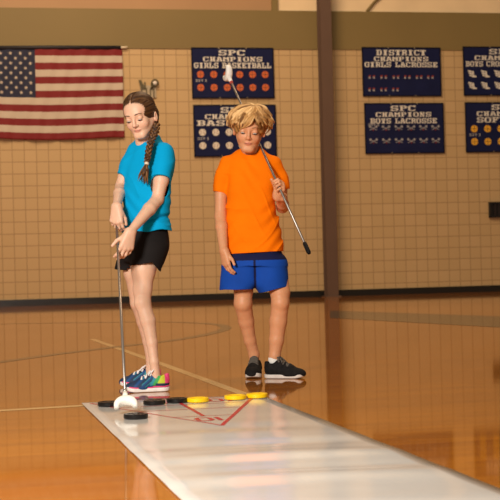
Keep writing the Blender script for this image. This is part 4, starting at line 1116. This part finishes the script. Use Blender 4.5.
    def sc_(P):
        c = np.tile(np.array((.008, .066, .40)), (len(P), 1)); zz = zy0 + (zy1 - zy0) * (P[:, 0] - xl) / (xr - xl)
        c[(P[:, 2] > zz)] = (.010, .012, .055); c[(np.abs(P[:, 0] - xs0) < .006) & (P[:, 1] < 7.62)] = (.010, .012, .055); return c
    sdf_obj('shorts', g, O, M_bs, body, B, sc_)
    # wavy hair
    M_hair = mat('blond_hair', (.5, .27, .09), .5, spec=.4, vc=True)
    C0, C1, C2 = np.array((.20, .085, .022)), np.array((.55, .29, .09)), np.array((.92, .62, .29))
    g = Grid(H.c - .16, H.c + .16, .003); q = g.xyz()
    X, Y, Z = q; lx = [(H.R[0, i] * (X - H.c[0]) + H.R[1, i] * (Y - H.c[1]) + H.R[2, i] * (Z - H.c[2])) / H.s for i in range(3)]
    cap = smin(d_el(lx, (0, .016, .030), (.086, .100, .084)), d_el(lx, (0, .055, -.02), (.070, .060, .062)), .03)
    cap = smax(cap, -d_el(lx, (0, -.11, -.062), (.072, .085, .093)), .008)
    for sx in (-1, 1): cap = smax(cap, -d_rc(lx, (sx * .09, -.02, -.03), (sx * .09, .01, -.03), .022, .020), .006)
    cap = cap + .002 * np.sin(lx[0] * 190 + 40 * lx[1]) * np.sin(lx[2] * 150 + 30 * lx[0])
    def hc(P):
        L = H.l(P); s = .5 + .5 * np.sin(L[:, 0] * 150 + L[:, 2] * 90 + 2 * np.sin(L[:, 1] * 60)); return C0 + (C1 - C0) * s[:, None]
    hair = sdf_obj('hair', g, cap * H.s, M_hair, body, B, hc, it=1)
    rs = random.Random(8); locks = []
    for k in range(150):
        az = -math.pi + 2 * math.pi * ((k * .618034) % 1.0)          # 0 = face side, + = the side of the parting
        fr = max(0.0, math.cos(az)); side = abs(math.sin(az)); bk = max(0.0, -math.cos(az))
        st = .85 * math.sqrt(rs.random()) if k % 3 else rs.uniform(0, .3)
        amp = rs.uniform(.005, .0095); ph = rs.uniform(0, 6.3); fq = rs.uniform(1.1, 1.8); lift = rs.uniform(.0, .010)
        end = 1.52 * fr ** 2 + (1.72 if math.cos(az) > -.15 else 2.1) * side ** 2 + 2.1 * bk ** 2 + rs.uniform(-.26, .16)
        if fr > .3 and math.sin(az) < .3: end += .14 * fr
        tw = rs.uniform(.35, .8) * (1 if math.sin(az) < .22 else -.6); flick = rs.uniform(.004, .016); N = 15; G_ = []
        for t in np.linspace(0, 1, N):
            th = st + (end - st) * t; a2 = az - tw * (t - .35) * (fr + .3)
            o = 1 + (lift + .011 * math.sin(math.pi * t) + flick * t ** 2 * (side + .25)) / .09
            g_ = .2 + t; wv = amp * g_ * math.sin(fq * 2 * math.pi * t + ph); wv2 = amp * g_ * math.cos(fq * 2 * math.pi * t + ph)
            p = np.array((.085 * math.sin(th) * math.sin(a2) * o, .016 - .100 * math.sin(th) * math.cos(a2) * o, .030 + .084 * math.cos(th) * o))
            p[0] += .020 * max(0, 1 - th / .9)
            tang = np.array((math.cos(a2), math.sin(a2), 0)); rad_ = np.array((math.sin(a2), -math.cos(a2), .3))
            G_.append((p + tang * wv + rad_ * (wv2 * .8 + amp * .5), tang, rad_))
        u0 = rs.random(); dark = rs.random() < .22 or abs(az - .9) < .22
        for m_ in range(9):                    # strands of one clump run together and close at the tip
            f0 = 2 * math.pi * m_ / 9; R_ = .0085 if m_ else 0.0; tws = rs.uniform(.5, 1.6); pts, rr = [], []
            for q_, (p, tang, rad_) in enumerate(G_):
                t = q_ / (N - 1); w_ = R_ * (.55 + .45 * math.sin(math.pi * min(1, t * 1.1))) * (1 - .75 * t ** 3)
                pts.append(H.w(p + tang * w_ * math.cos(f0 + tws * t) + rad_ * w_ * .6 * math.sin(f0 + tws * t)))
                rr.append((0.0008 + .0027 * math.sin(math.pi * min(1, .16 + .84 * t)) ** .7) * (1 - .25 * t))
            u = min(1, max(0, u0 + rs.uniform(-.35, .35))); c = C1 + (C2 - C1) * u
            if dark: c = C0 + (C1 - C0) * u * .8
            elif m_ % 4 == 3: c = C0 + (C1 - C0) * (.5 + .5 * u)
            locks.append((pts, rr, c))
    locks_mesh('hair_locks', locks, M_hair, hair, B, 7)
    # sneakers and socks
    M_bup = mat('black_knit_upper', (.010, .009, .009), .8, spec=.15, bump=(350, .3, .001), noise=(60, .7, 1.5)); M_sole = mat('pale_sole', (.66, .60, .55), .5)
    M_lace = mat('grey_lace', (.10, .085, .07), .8); M_sock = mat('white_sock', (.82, .78, .74), .85)
    h1 = on_floor(256.0, 375.3); shoe(body, B, h1, unit(on_floor(252.0, 378.9) - h1), .25, None, M_bup, M_sole, None, M_lace, M_bup, bow=False)
    h2 = on_floor(264.8, 378.2); shoe(body, B, h2, unit(on_floor(309, 378.3) - h2), .238, None, M_bup, M_sole, None, M_lace, M_bup, bow=True)
    for (a, b) in ((G(274.2, 357.5, 0), G(274, 366, 0)), (G(254.2, 362.5, .137), G(254.3, 368, .14))):
        bm = bmesh.new(); tube(bm, [Vector(b - B), Vector((a + b) / 2 - B), Vector(a - B)], [.0305, .0315, .0315], 20); from_bm('sock', bm, M_sock, body, smooth=True)
    s = np.array((.29, -.75, .66)); f = -cd; s = unit(s - f * (s @ f))
    cue(c0, c1, f, np.cross(s, f), .075, 'shuffleboard cue resting over the shoulder, its white fork up beside the banner', 1)
child_orange()
